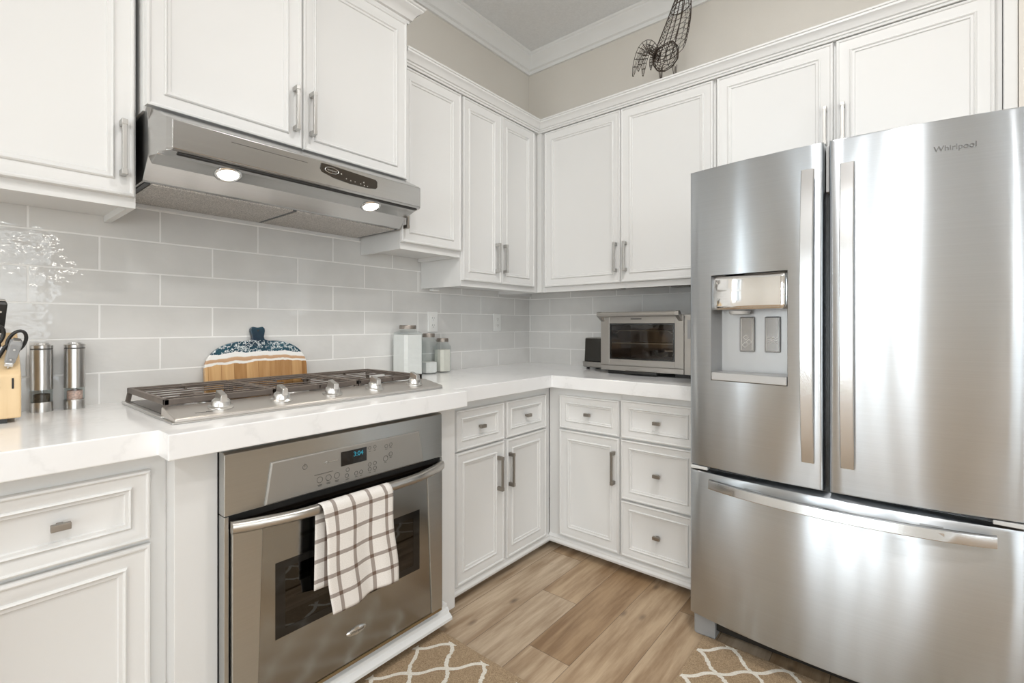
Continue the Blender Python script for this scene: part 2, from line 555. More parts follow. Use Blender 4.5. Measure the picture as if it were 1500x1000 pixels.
def meshfilter():
    t = NT('filter_mesh').set((0.45, 0.42, 0.39), 0.42, 0.85)
    v = t.n('ShaderNodeTexVoronoi'); v.inputs['Scale'].default_value = 260
    t.l(t.coords(), v.inputs['Vector'])
    t.color(t.ramp(v.outputs[0], [(0.1, (0.22, 0.205, 0.19)), (0.6, (0.66, 0.62, 0.58))]))
    t.bump(v.outputs[0], 0.8, 0.002)
    return t.m


M['glass'] = glassmat('clear_glass', (0.93, 0.95, 0.95), 0.03)
M['window'] = glassmat('window_glass', (0.98, 0.99, 0.99), 0.02)
M['ovenglass'] = glassmat('dark_oven_glass', (0.16, 0.145, 0.125), 0.05)
M['toastglass'] = glassmat('toaster_oven_glass', (0.72, 0.68, 0.64), 0.02)
M['lamp'] = emit('lamp_glow', (1.0, 0.93, 0.82), 14.0)
M['bulb'] = emit('chandelier_glow', (1.0, 0.95, 0.88), 50.0)
M['fill_can'] = emit('added_fill_glow', (1.0, 0.95, 0.88), 6.0)
M['clock'] = emit('clock_digits', (0.10, 0.62, 0.80), 0.9)
M['filter'] = meshfilter()
M['block'] = woodmat('maple', (0.66, 0.47, 0.26), (0.76, 0.57, 0.34))
M['board'] = boardmat()
M['cloth'] = clothmat()
M['racks'] = plain('oven_rack_wire', (0.55, 0.52, 0.46), 0.3, 0.9, var=0.05)
M['cavity'] = plain('oven_cavity', (0.06, 0.045, 0.035), 0.35, 0.3, var=0.2, vs=12)

# ------------------------------------------------------------------ the room
struct(B(RX0 - 0.3, 0.4, RY0 - 0.3, 0.4, -0.1, 0.0).build('floor', M['floor']))
struct(B(RX0, 0.12, RY0, 0.12, CEIL, CEIL + 0.1).build('ceiling', M['ceil']))
wr = MB().box(0.006, 0.12, RY0, 0.006, 0, CEIL).box(-0.335, 0.006, -3.3, -2.3495, 0, CEIL)
struct(wr.build('wall_right', M['wall']))


def wall_with_openings(axis, pos, thick, a0, a1, opens):
    """wall in the plane axis=pos running a0..a1, with rectangular openings (centre, width, z0, z1)"""
    m = MB()
    def put(u0, u1, z0, z1):
        if u1 - u0 < 1e-4 or z1 - z0 < 1e-4: return
        if axis == 'x': m.box(pos - thick, pos, u0, u1, z0, z1)
        else: m.box(u0, u1, pos - thick, pos, z0, z1)
    cur = a0
    for c, w, z0, z1 in sorted(opens):
        put(cur, c - w / 2, 0, CEIL); put(c - w / 2, c + w / 2, 0, z0); put(c - w / 2, c + w / 2, z1, CEIL)
        cur = c + w / 2
    put(cur, a1, 0, CEIL)
    return m


struct(wall_with_openings('y', 0.12, 0.114, RX0, 0.12, WIN_B).build('wall_back', M['wall']))
struct(wall_with_openings('x', RX0, 0.12, RY0, 0.12, WIN_X).build('wall_left', M['wall']))
struct(wall_with_openings('y', RY0, 0.12, RX0, 0.12, WIN_Y).build('wall_front', M['wall']))
k = 0
for axis, wins, pos in (('x', WIN_X, RX0), ('y', WIN_Y, RY0), ('y', WIN_B, 0.10)):
    for c, w, z0, z1 in wins:
        k += 1
        def bx(m, u0, u1, d0, d1, a, b):
            if axis == 'x': m.box(pos + d0, pos + d1, u0, u1, a, b)
            else: m.box(u0, u1, pos + d0, pos + d1, a, b)
        f = MB(); t_ = 0.055
        bx(f, c - w / 2 - 0.07, c - w / 2, 0.0, 0.02, z0 - 0.07, z1 + 0.07); bx(f, c + w / 2, c + w / 2 + 0.07, 0.0, 0.02, z0 - 0.07, z1 + 0.07)
        bx(f, c - w / 2, c + w / 2, 0.0, 0.02, z1, z1 + 0.07)
        if z0 > 0.2: bx(f, c - w / 2, c + w / 2, 0.0, 0.05, z0 - 0.07, z0)
        for u in (c - w / 2, c + w / 2 - t_, c - t_ / 2): bx(f, u, u + t_, -0.07, -0.03, z0, z1)
        for z in (z0, z1 - t_, (z0 + z1) / 2 - 0.03): bx(f, c - w / 2, c + w / 2, -0.07, -0.03, z, z + t_)
        wf = struct(f.build('window_%d' % k, M['trimw']))
        p = MB(); bx(p, c - w / 2, c + w / 2, -0.053, -0.047, z0, z1); p.build('pane', M['window'], wf)
        s = MB()
        n = int((z1 - z0) / 0.085)
        for i in range(n):
            zz = z0 + 0.06 + i * 0.085
            bx(s, c - w / 2 + t_, c + w / 2 - t_, -0.025, -0.018, zz, zz + 0.022)
        s.build('louver', M['trimw'], wf)

# tiled splashbacks, face at y = 0 and x = 0
struct(B(-3.6, 0.0, 0.0, 0.006, 0.90, 1.70).build('wall_tile_back', M['tileA']))
struct(B(0.0, 0.006, -1.47, 0.0, 0.90, 1.42).build('wall_tile_right', M['tileB']))

# ceiling crown moulding (profile: out from wall, z)
def crown(zb, zt, p):
    h = zt - zb
    return [(0.0, zb), (p * 0.16, zb), (p * 0.20, zb + h * 0.10), (p * 0.20, zb + h * 0.17), (p * 0.34, zb + h * 0.22), (p * 0.42, zb + h * 0.40), (p * 0.58, zb + h * 0.60),
            (p * 0.80, zb + h * 0.74), (p * 0.86, zb + h * 0.80), (p * 0.86, zb + h * 0.87), (p * 0.95, zb + h * 0.92), (p, zb + h), (0.0, zb + h)]


cm = MB().sweep([(RX0, 0.006), (0.006, 0.006), (0.006, -2.352)], crown(2.937, CEIL - 0.001, 0.085))
struct(cm.build('trim_1', M['trimw'], smooth=25))

for i, (x, y) in enumerate(FILL_CANS):  # fixtures modelled around the added fill lights
    t = thing('added_ceiling_fill', 'round ceiling light added out of view as fill', 'light', (x, y, CEIL), 0, 'added ceiling fill lights')
    MB().lathe([(0.068, -0.008), (0.09, -0.008), (0.092, -0.001), (0.068, -0.001), (0.068, -0.008)]).build('trim_ring', M['white'], t, smooth=40)
    MB().lathe([(0.0001, -0.003), (0.067, -0.003), (0.067, -0.001), (0.0001, -0.001)]).build('diffuser', M['white'], t)

# ring chandelier hanging behind the camera; its glints show in the glossy tiles
t = thing('chandelier', 'ring chandelier with small glowing bulbs hanging behind the camera', 'chandelier', (-2.22, -3.30, 1.60))
ch = MB()
for rr_, zz in ((0.27, 0.0), (0.16, 0.20)):
    ch.tube([(rr_ * math.cos(2 * PI * i / 32), rr_ * math.sin(2 * PI * i / 32), zz) for i in range(32)], 0.008, 6, closed=True)
for i in range(4):
    a_ = PI / 2 * i
    ch.tube([(0.27 * math.cos(a_), 0.27 * math.sin(a_), 0.0), (0.16 * math.cos(a_), 0.16 * math.sin(a_), 0.20), (0.0, 0.0, 0.55)], 0.004, 6)
ch.tube([(0, 0, 0.55), (0, 0, CEIL - 1.605)], 0.006, 6)
ch.build('frame', M['satin'], t)
for rr_, zz, nn in ((0.27, 0.03, 9), (0.16, 0.23, 5)):
    for i in range(nn):
        a_ = 2 * PI * (i + 0.3) / nn
        MB().lathe([(0.0001, -0.024), (0.010, -0.018), (0.015, 0.0), (0.010, 0.018), (0.0001, 0.026)], (rr_ * math.cos(a_), rr_ * math.sin(a_), zz), 10).build('bulb', M['bulb'], t, smooth=180)

# ------------------------------------------------------------------ cabinets
DOOR = [(0, 0.0), (0, 0.014), (0.0025, 0.0185), (0.007, 0.020), (0.0105, 0.0185), (0.0125, 0.0155), (0.020, 0.0150), (0.034, 0.0128), (0.044, 0.0085), (0.0455, 0.0085),
        (0.0465, 0.0125), (0.050, 0.0150), (0.0535, 0.0125), (0.0545, 0.0100), (0.062, 0.0092), (0.0645, 0.0050), (0.066, 0.0045)]
DRAWER = [(d * 0.80, h) for d, h in DOOR]
RB = -PI / 2                                   # run along the right wall: local x -> world -y, local -y -> world -x


def bar_handle(parent, x, y, z0, z1, m, name='handle'):
    b = MB()
    b.box(x - 0.0055, x + 0.0055, y - 0.034, y - 0.025, z0 + 0.003, z1 - 0.003)
    for z in (z0, z1 - 0.016):
        b.box(x - 0.0070, x + 0.0070, y - 0.0345, y, z, z + 0.016)
    return b.build(name, m, parent, bevel=0.0012)


def box_knob(parent, x, y, z):
    b = MB().box(x - 0.017, x + 0.017, y - 0.028, y - 0.016, z - 0.0075, z + 0.0075).box(x - 0.006, x + 0.006, y - 0.016, y, z - 0.005, z + 0.005)
    return b.build('knob', M['nickel'], parent, bevel=0.0012)


def door(parent, x0, x1, z0, z1, yb, hx=None, hz0=None, hm=None):
    d = MB().front(x0, x1, z0, z1, yb, DOOR).build('door', M['cab'], parent, smooth=30)
    if hx is not None:
        bar_handle(d, hx, yb - 0.0135, hz0, hz0 + 0.157, hm or M['nickel'])
    return d


def drawer(parent, x0, x1, z0, z1, yb, knob=True):
    d = MB().front(x0, x1, z0, z1, yb, DRAWER).build('drawer', M['cab'], parent, smooth=30)
    if knob:
        box_knob(d, (x0 + x1) / 2, yb - 0.0045, (z0 + z1) / 2)
    return d


def upper_body(parent, x0, x1, z0, z1, dep, skirt=0.02):
    b = MB().box(x0, x1, -dep, -0.002, z0 + skirt, z1)
    b.box(x0, x1, -dep, -dep + 0.02, z0, z0 + skirt)
    b.box(x0, x0 + 0.018, -dep + 0.02, -0.002, z0, z0 + skirt).box(x1 - 0.018, x1, -dep + 0.02, -0.002, z0, z0 + skirt)
    return b.build('body', M['cab'], parent)


FR = 0.31                                      # face frame depth of the wall cabinets
HN = plain('satin_nickel', (0.56, 0.55, 0.53), 0.34, 1.0, var=0.02)
# wall cabinet at the far left
t = thing('wall_cabinet', 'white single door wall cabinet at the left edge of the photo beside the range hood', 'cabinet', (-2.30, 0, 0))
upper_body(t, -0.60, 0.0, 1.52, 2.40, FR)
door(t, -0.585, -0.004, 1.549, 2.335, -FR, -0.034, 1.604, HN)
# cabinet above the hood
t = thing('wall_cabinet', 'white two door wall cabinet directly above the steel range hood', 'cabinet', (-2.296, 0, 0))
W = 0.943
MB().box(0.004, W, -0.35, -0.002, 1.80, 2.535).build('body', M['cab'], t)
door(t, 0.008, W / 2 - 0.0015, 1.815, 2.503, -0.35, 0.443, 1.873, HN)
door(t, W / 2 + 0.0015, W - 0.002, 1.815, 2.503, -0.35, 0.505, 1.873, HN)
MB().sweep([(W, -0.003), (W, -0.35), (0.004, -0.35)][::-1], [(o, z) for o, z in crown(2.506, 2.575, 0.068)]).build('crown_moulding', M['cab'], t, smooth=25)
# single door cabinet right of the hood
t = thing('wall_cabinet', 'white single door wall cabinet between the range hood and the corner cabinet', 'cabinet', (-1.362, 0, 0))
upper_body(t, 0.012, 0.384, 1.520, 2.40, FR)
door(t, 0.010, 0.378, 1.550, 2.339, -FR, 0.022, 1.607, M['nickel'])
# corner cabinet with two narrow doors
t = thing('wall_cabinet', 'white corner wall cabinet with two narrow doors above the glass jars', 'cabinet', (-0.974, 0, 0))
upper_body(t, 0.0, 0.664, 1.378, 2.40, FR)
door(t, 0.004, 0.300, 1.407, 2.339, -FR, 0.256, 1.467, HN)
door(t, 0.303, 0.605, 1.407, 2.339, -FR, 0.318, 1.467, HN)
# two door cabinet on the right wall
t = thing('wall_cabinet', 'white wall cabinet with two wide doors above the toaster oven', 'cabinet', (0, -0.002, 0), RB)
upper_body(t, 0.002, 1.356, 1.378, 2.40, FR)
MB().box(0.312, 0.345, -0.329, -FR, 1.378, 2.3415).build('filler_strip', M['cab'], t)
door(t, 0.366, 0.866, 1.408, 2.339, -FR, 0.842, 1.467, HN)
door(t, 0.869, 1.347, 1.408, 2.339, -FR, 0.898, 1.467, HN)
# over the refrigerator
t = thing('wall_cabinet', 'white two door wall cabinet above the refrigerator', 'cabinet', (0, -1.358, 0), RB)
MB().box(0.002, 0.954, -FR, -0.002, 1.80, 2.40).build('body', M['cab'], t)
door(t, 0.008, 0.466, 1.845, 2.339, -FR, 0.438, 1.918, HN)
door(t, 0.4745, 0.936, 1.845, 2.339, -FR, 0.499, 1.918, HN)
# tall panel at the right end
o = MB().box(0.0, 0.034, -0.329, -0.002, 0.002, 2.3415).build('side_panel', M['cab'], None, bevel=0.002, loc=(0, -2.314, 0), rot=(0, 0, RB))
tag(o, 'tall white end panel beside the right side of the refrigerator', 'panel')
# the crown running over the right-hand wall cabinets
ct = MB().sweep([(-1.350, -FR - 0.0005), (-FR - 0.0005, -FR - 0.0005), (-FR - 0.0005, -2.349)], [(0.0, 2.342), (0.022, 2.342), (0.024, 2.350), (0.029, 2.352), (0.030, 2.359), (0.036, 2.362), (0.042, 2.374), (0.050, 2.384), (0.057, 2.389),
     (0.057, 2.397), (0.061, 2.399), (0.062, 2.406), (0.0, 2.406)])
o = ct.build('moulding', M['cab'], None, smooth=25)
tag(o, 'white crown moulding running along the tops of the wall cabinets', 'moulding')

# ---- base cabinets
BF = 0.585                                     # face frame of the base cabinets
BASEP = [(0.0, 0.036), (0.010, 0.036), (0.016, 0.040), (0.018, 0.050), (0.012, 0.060), (0.012, 0.066), (0.006, 0.074), (0.0, 0.078)]


def base_body(parent, x0, x1, dep=BF):
    b = MB().box(x0, x1, -dep, -0.002, 0.036, 0.854).box(x0, x1, -dep + 0.07, -0.002, 0.001, 0.036)
    return b.build('body', M['cab'], parent)


t = thing('base_cabinet', 'white base cabinet with one drawer over one door left of the wall oven', 'cabinet', (-3.05, 0, 0))
base_body(t, 0.36, 0.7535)
drawer(t, 0.386, 0.718, 0.643, 0.817, -BF)
door(t, 0.386, 0.718, 0.082, 0.633, -BF)
MB().sweep([(0.36, -BF), (0.7535, -BF)], BASEP).build('base_moulding', M['cab'], t, smooth=25)

t = thing('base_cabinet', 'white corner base cabinet with two drawers over two doors right of the wall oven', 'cabinet', (-1.335, 0, 0))
base_body(t, 0.0, 0.7485)
drawer(t, 0.052, 0.3635, 0.645, 0.817, -BF)
drawer(t, 0.381, 0.701, 0.645, 0.817, -BF)
door(t, 0.052, 0.3635, 0.077, 0.638, -BF, 0.320, 0.417, M['nickel'])
door(t, 0.381, 0.701, 0.077, 0.638, -BF, 0.379 + 0.022, 0.417, M['nickel'])
MB().sweep([(0.0, -BF), (0.732, -BF)], BASEP).build('base_moulding', M['cab'], t, smooth=25)

t = thing('base_cabinet', 'white base cabinet on the right wall with one drawer over one door', 'cabinet', (0, -0.588, 0), RB)
base_body(t, 0.0, 0.4195)
drawer(t, 0.072, 0.414, 0.646, 0.817, -BF)
door(t, 0.072, 0.414, 0.089, 0.639, -BF, 0.387, 0.418, M['nickel'])
MB().sweep([(0.0, -BF), (0.4195, -BF)], BASEP).build('base_moulding', M['cab'], t, smooth=25)

t = thing('base_cabinet', 'white base cabinet with a stack of three drawers beside the refrigerator', 'cabinet', (0, -1.0085, 0), RB)
base_body(t, 0.0, 0.40)
drawer(t, 0.003, 0.357, 0.645, 0.825, -BF)
drawer(t, 0.003, 0.357, 0.357, 0.637, -BF)
drawer(t, 0.003, 0.357, 0.089, 0.349, -BF)
MB().sweep([(0.0, -BF), (0.40, -BF)], BASEP).build('base_moulding', M['cab'], t, smooth=25)

# housing of the wall oven
OX0, OX1, OY = -2.296, -1.337, 0.65
t = thing('oven_cabinet', 'white cabinet housing the wall oven under the cooktop', 'cabinet', (0, 0, 0))
b = MB().box(OX0, -2.1985, -OY, -0.002, 0.04, 0.854).box(-1.4415, OX1, -OY, -0.002, 0.04, 0.854)
b.box(-2.1985, -1.4415, -OY, -0.30, 0.846, 0.854).box(-2.1985, -1.4415, -OY, -0.002, 0.04, 0.098)
b.box(OX0, OX1, -OY + 0.07, -0.002, 0.001, 0.04)
b.build('body', M['cab'], t, bevel=0.0015)
MB().sweep([(-2.296, -OY - 0.001), (-1.405, -OY - 0.001)], [(0.0, 0.040), (0.050, 0.040), (0.056, 0.045), (0.056, 0.055), (0.046, 0.064), (0.040, 0.066), (0.036, 0.078), (0.028, 0.084), (0.026, 0.096), (0.0, 0.098)]).build('base_moulding', M['cab'], t, smooth=25)

# ---- worktop
out = [(-3.05, -0.001), (-3.05, -0.633), (-2.325, -0.633), (-2.325, -0.712), (-1.327, -0.712), (-1.327, -0.635), (-0.633, -0.635), (-0.633, -1.408), (-0.001, -1.408), (-0.001, -0.001)]
CT = 0.918
o = MB().prism(out, 'z', 0.855, CT).build('countertop', M['quartz'], None, bevel=0.003)
tag(o, 'white quartz countertop with faint grey veins wrapping the corner', 'countertop')

# ------------------------------------------------------------------ wall oven
t = thing('wall_oven', 'stainless steel built-in wall oven below the cooktop', 'oven', (0, 0, 0))
X0, X1, YF = -2.197, -1.443, -0.69
b = MB().box(X0 + 0.02, X1 - 0.02, -0.66, -0.12, 0.101, 0.842)
# shell of the oven box, open towards the front
b = MB()
b.box(X0 + 0.01, -2.10, -0.645, -0.12, 0.102, 0.844).box(-1.53, X1 - 0.01, -0.645, -0.12, 0.102, 0.844)
b.box(-2.10, -1.53, -0.645, -0.12, 0.102, 0.24).box(-2.10, -1.53, -0.645, -0.12, 0.57, 0.844).box(-2.10, -1.53, -0.14, -0.12, 0.24, 0.57)
b.build('oven_box', M['cavity'], t)
b = MB()
b.box(X0, -2.186, YF, -0.652, 0.102, 0.676).box(-1.452, X1, YF, -0.652, 0.102, 0.676).box(-2.186, -1.452, YF, -0.652, 0.100, 0.112)
b.build('side_trim', M['ovensteel'], t, bevel=0.001)
B(-2.186, -1.452, -0.672, -0.650, 0.655, 0.682).build('vent_gap', M['dark'], t)
cp = MB().prism([(-0.652, 0.844), (-0.68, 0.844), (YF, 0.839), (YF, 0.678), (-0.652, 0.678)], 'x', X0, X1).build('control_panel', M['ovensteel'], t, bevel=0.0015)
tp = MB()
tp.loft([[(-2.097, YF, 0.681), (-1.537, YF, 0.681), (-1.556, YF, 0.795), (-2.080, YF, 0.795)],
         [(-2.097, YF - 0.004, 0.681), (-1.537, YF - 0.004, 0.681), (-1.556, YF - 0.004, 0.795), (-2.080, YF - 0.004, 0.795)],
         [(-2.092, YF - 0.006, 0.683), (-1.542, YF - 0.006, 0.683), (-1.560, YF - 0.006, 0.792), (-2.076, YF - 0.006, 0.792)]])
tp.build('touch_panel', plain('touch_panel_grey', (0.33, 0.315, 0.29), 0.35, 0.5, var=0.02), cp)
YD = YF - 0.0065
ds = B(-1.868, -1.777, YD - 0.001, YD + 0.0005, 0.737, 0.781).build('display', M['blackgloss'], cp)
text('3:04', 'clock_digits', M['clock'], cp, (-1.808, YD - 0.0018, 0.766), (PI / 2, 0, 0), 0.021, 0.0003)
def ring(x, z, r):
    MB().tube([(x + r * math.cos(2 * PI * i / 14), YD - 0.0002, z + r * math.sin(2 * PI * i / 14)) for i in range(14)], 0.0007, 4, closed=True).build('button_symbol', M['glyph'], cp)
def dash(x, z, w, h=0.0015):
    MB().box(x - w / 2, x + w / 2, YD - 0.0006, YD, z, z + h).build('button_caption', M['glyph'], cp)
ring(-1.984, 0.762, 0.007); dash(-1.984, 0.762, 0.001, 0.010)
for i in range(3):
    ring(-1.938 + i * 0.028, 0.713, 0.009); dash(-1.938 + i * 0.028, 0.697, 0.014); dash(-1.938 + i * 0.028, 0.694, 0.010)
dash(-1.925, 0.729, 0.06)
for i, x in enumerate((-1.848, -1.845, -1.815, -1.797)):
    ring(x, 0.704 if i != 1 else 0.722, 0.006)
    dash(x, 0.692, 0.008)
for i, x in enumerate((-1.765, -1.745)):
    ring(x, 0.705, 0.006); ring(x, 0.721, 0.006); dash(x, 0.693, 0.008); ring(x, 0.775, 0.005); dash(x, 0.763, 0.008)
for x, z, r in ((-1.703, 0.727, 0.009), (-1.682, 0.738, 0.007), (-1.700, 0.768, 0.006), (-1.682, 0.770, 0.006)):
    ring(x, z, r); dash(x, z - r - 0.005, 0.009)
tri = MB().tube([(-1.925, YD - 0.0003, 0.760), (-1.915, YD - 0.0003, 0.757), (-1.915, YD - 0.0003, 0.763)], 0.001, 4, closed=True)
tri.box(-1.908, -1.880, YD - 0.0006, YD, 0.7593, 0.7610)
tri.build('panel_logo', M['satin'], cp)
# door: frame around a smoked window
YDr = -0.702
d = MB()
WX0, WX1, WZ0, WZ1 = -2.072, -1.561, 0.300, 0.514
for (a, b_, c_, e_) in ((-2.135, WX0, 0.116, 0.640), (WX1, -1.495, 0.116, 0.640), (WX0, WX1, 0.116, WZ0), (WX0, WX1, WZ1, 0.640)):
    d.box(a, b_, YDr, -0.662, c_, e_)
dr = d.build('door', M['ovendoor'], t)
for q in ([(-2.183, 0.114), (-2.122, 0.114), (-2.106, 0.640), (-2.183, 0.640)], [(-1.455, 0.114), (-1.506, 0.114), (-1.528, 0.640), (-1.455, 0.640)]):
    MB().prism(q, 'y', -0.662, YDr - 0.004).build('door_side', M['ovensteel'], dr, bevel=0.0015)
wf = MB()
for (a, b_, c_, e_) in ((WX0, WX0 + 0.028, WZ0, WZ1), (WX1 - 0.028, WX1, WZ0, WZ1), (WX0 + 0.028, WX1 - 0.028, WZ0, WZ0 + 0.022), (WX0 + 0.028, WX1 - 0.028, WZ1 - 0.022, WZ1)):
    wf.box(a, b_, YDr + 0.0005, YDr + 0.004, c_, e_)
wf.build('window_border', M['blackgloss'], dr)
B(WX0 + 0.028, WX1 - 0.028, YDr + 0.001, YDr + 0.003, WZ0 + 0.022, WZ1 - 0.022).build('window', M['ovenglass'], dr)
rk = MB()
for z in (0.345, 0.445):
    for y in (-0.60, -0.20): rk.tube([(-2.09, y, z), (-1.54, y, z)], 0.003, 6)
    for i in range(9): rk.tube([(-2.06 + i * 0.062, -0.60, z), (-2.06 + i * 0.062, -0.20, z)], 0.002, 5)
rk.build('rack', M['racks'], t)
h = MB(); N = 20; rings = []
for i in range(N + 1):
    u = i / N; x = -2.184 + u * (2.184 - 1.452)
    e = min(u, 1 - u)
    bow = 0.052 * min(1.0, e / 0.22) ** 0.75 if e < 0.22 else 0.052 + 0.004 * math.sin(PI * (u - 0.22) / 0.56)
    y = -0.704 - bow; hh = 0.0135 + 0.002 * (1 - min(1, e / 0.2))
    th = 0.010
    zc = 0.650 - 0.006 * (1 - min(1, e / 0.2)) * 0
    rings.append([(x, y + th, zc - hh), (x, y - th * 0.4, zc - hh), (x, y - th, zc - hh * 0.55), (x, y - th, zc + hh * 0.55), (x, y - th * 0.4, zc + hh), (x, y + th, zc + hh)])
h.loft(rings)
h.build('handle', steel('oven_handle_steel', (0.52, 0.50, 0.47), 0.28, 0.4), dr, smooth=60)
bd = MB().lathe([(0.0001, -0.0050), (0.030, -0.0045), (0.034, -0.0025), (0.035, 0.0), (0.0001, 0.0)], (0, 0, 0), 32, 'y')
bd.v = [(p[0] - 1.818, p[1] + YDr, p[2] * 0.36 + 0.205) for p in bd.v]
bdo = bd.build('badge', M['satin'], dr, smooth=50)
text('Whirlpool', 'badge_lettering', M['mark'], bdo, (-1.818, YDr - 0.0053, 0.205), (PI / 2, 0, 0), 0.0115, 0.0002)
B(-2.183, -1.455, YDr - 0.001, -0.67, 0.103, 0.1135).build('bottom_trim', plain('brass_toned_trim', (0.33, 0.25, 0.14), 0.35, 0.8, var=0.05), t)

# ------------------------------------------------------------------ plaid towel over the oven handle
def towel():
    TX0, TX1 = -1.972, -1.738
    yb, zb = -0.762, 0.650                        # handle axis
    NU, NV = 28, 60
    V = []; F = []; UV = []
    rad = 0.0185
    Lf, Lb = 0.302, 0.235
    total = Lf + PI * rad + Lb
    for j in range(NV + 1):
        s = total * j / NV
        for i in range(NU + 1):
            u = i / NU
            x = TX0 + u * (TX1 - TX0)
            if s < Lb:                                # back fall, hanging free behind the bar
                k = (Lb - s) / Lb
                y = yb + rad - 0.002 - 0.004 * k + 0.004 * math.sin(u * 9 + 1.5) * k; z = zb - (Lb - s)
                x = x - 0.006 - 0.004 * k
            elif s < Lb + PI * rad:
                a = (s - Lb) / rad
                y = yb + rad * math.cos(a); z = zb + rad * 0.95 * math.sin(a)
                x = x - 0.006 * (1 - a / PI)
            else:
                q = s - Lb - PI * rad; k = q / Lf
                y = yb - rad - 0.004 * k - 0.007 * k * math.sin(u * 7.5 + 0.6) - 0.004 * k * math.sin(u * 15 + 2.2)
                z = zb - q - 0.006 * k * math.sin(u * 6.0)
                x = x + 0.020 * k + 0.004 * math.sin(q * 24 + u * 2)
            V.append((x, y, z)); UV.append((u * (TX1 - TX0), s))
    for j in range(NV):
        for i in range(NU):
            a = j * (NU + 1) + i
            F.append((a, a + 1, a + NU + 2, a + NU + 1))
    m = MB(); m.add(V, F)
    o = m.build('dish_towel', M['cloth'], None, smooth=180, uvs=UV)
    sd = o.modifiers.new('thickness', 'SOLIDIFY'); sd.thickness = 0.0022; sd.offset = 0
    return tag(o, 'white cotton towel with brown plaid lines hanging over the oven handle', 'towel')


towel()

# ------------------------------------------------------------------ cooktop
t = thing('gas_cooktop', 'stainless gas cooktop with brown cast iron grates and five knobs on the countertop', 'cooktop', (0, 0, CT))
cx0, cx1, cy0, cy1 = -2.283, -1.345, -0.588, -0.058
b = MB().box(cx0, cx1, cy0, cy1, 0.0, 0.005)
b.box(cx0, cx0 + 0.012, cy0 + 0.1, cy1, 0.005, 0.010).box(cx1 - 0.012, cx1, cy0 + 0.1, cy1, 0.005, 0.010).box(cx0 + 0.012, cx1 - 0.012, cy1 - 0.012, cy1, 0.005, 0.010)
pan = b.build('pan', M['satin'], t, bevel=0.0015)
B(cx0 + 0.02, cx1 - 0.02, cy0 + 0.125, cy1 - 0.015, 0.0055, 0.0065).build('well', plain('steel_dark_reflection', (0.05, 0.04, 0.032), 0.25, var=0.1), pan)  # steel well; the grate underside it reflects is put into its dark colour
cp = MB().prism([(cy0, 0.0052), (cy0, 0.012), (cy0 + 0.006, 0.0145), (cy0 + 0.105, 0.0325), (cy0 + 0.118, 0.0325), (cy0 + 0.122, 0.0052)], 'x', cx0 + 0.006, cx1 - 0.002).build('control_panel', M['cookpanel'], t, bevel=0.0015)
slope = math.atan2(0.018, 0.099)
text('WHIRLPOOL', 'panel_lettering', M['mark'], cp, (cx0 + 0.085, cy0 + 0.030, 0.0192), (slope, 0, 0), 0.0085, 0.0002)
for kx in (-2.150, -1.976, -1.802, -1.632, -1.448):
    kb = MB().lathe([(0.0001, 0.0), (0.033, 0.0), (0.033, 0.0035), (0.025, 0.007), (0.0235, 0.019), (0.019, 0.0235), (0.0001, 0.024)], (0, 0, 0), 28)
    kn = kb.build('knob', M['satin'], t, smooth=40, loc=(kx, cy0 + 0.058, 0.0243), rot=(slope, 0, 0))
    MB().loft([[(-0.0095, -0.023, 0.020), (0.0095, -0.023, 0.020), (0.0095, 0.023, 0.020), (-0.0095, 0.023, 0.020)],
               [(-0.008, -0.021, 0.040), (0.008, -0.021, 0.040), (0.008, 0.021, 0.045), (-0.008, 0.021, 0.045)]]).build('grip', M['satin'], kn, bevel=0.0015)
gz0, gz1 = 0.038, 0.053
gy0, gy1 = cy0 + 0.118, cy1 - 0.012
third = (cx1 - cx0 - 0.02) / 3
BUR = []
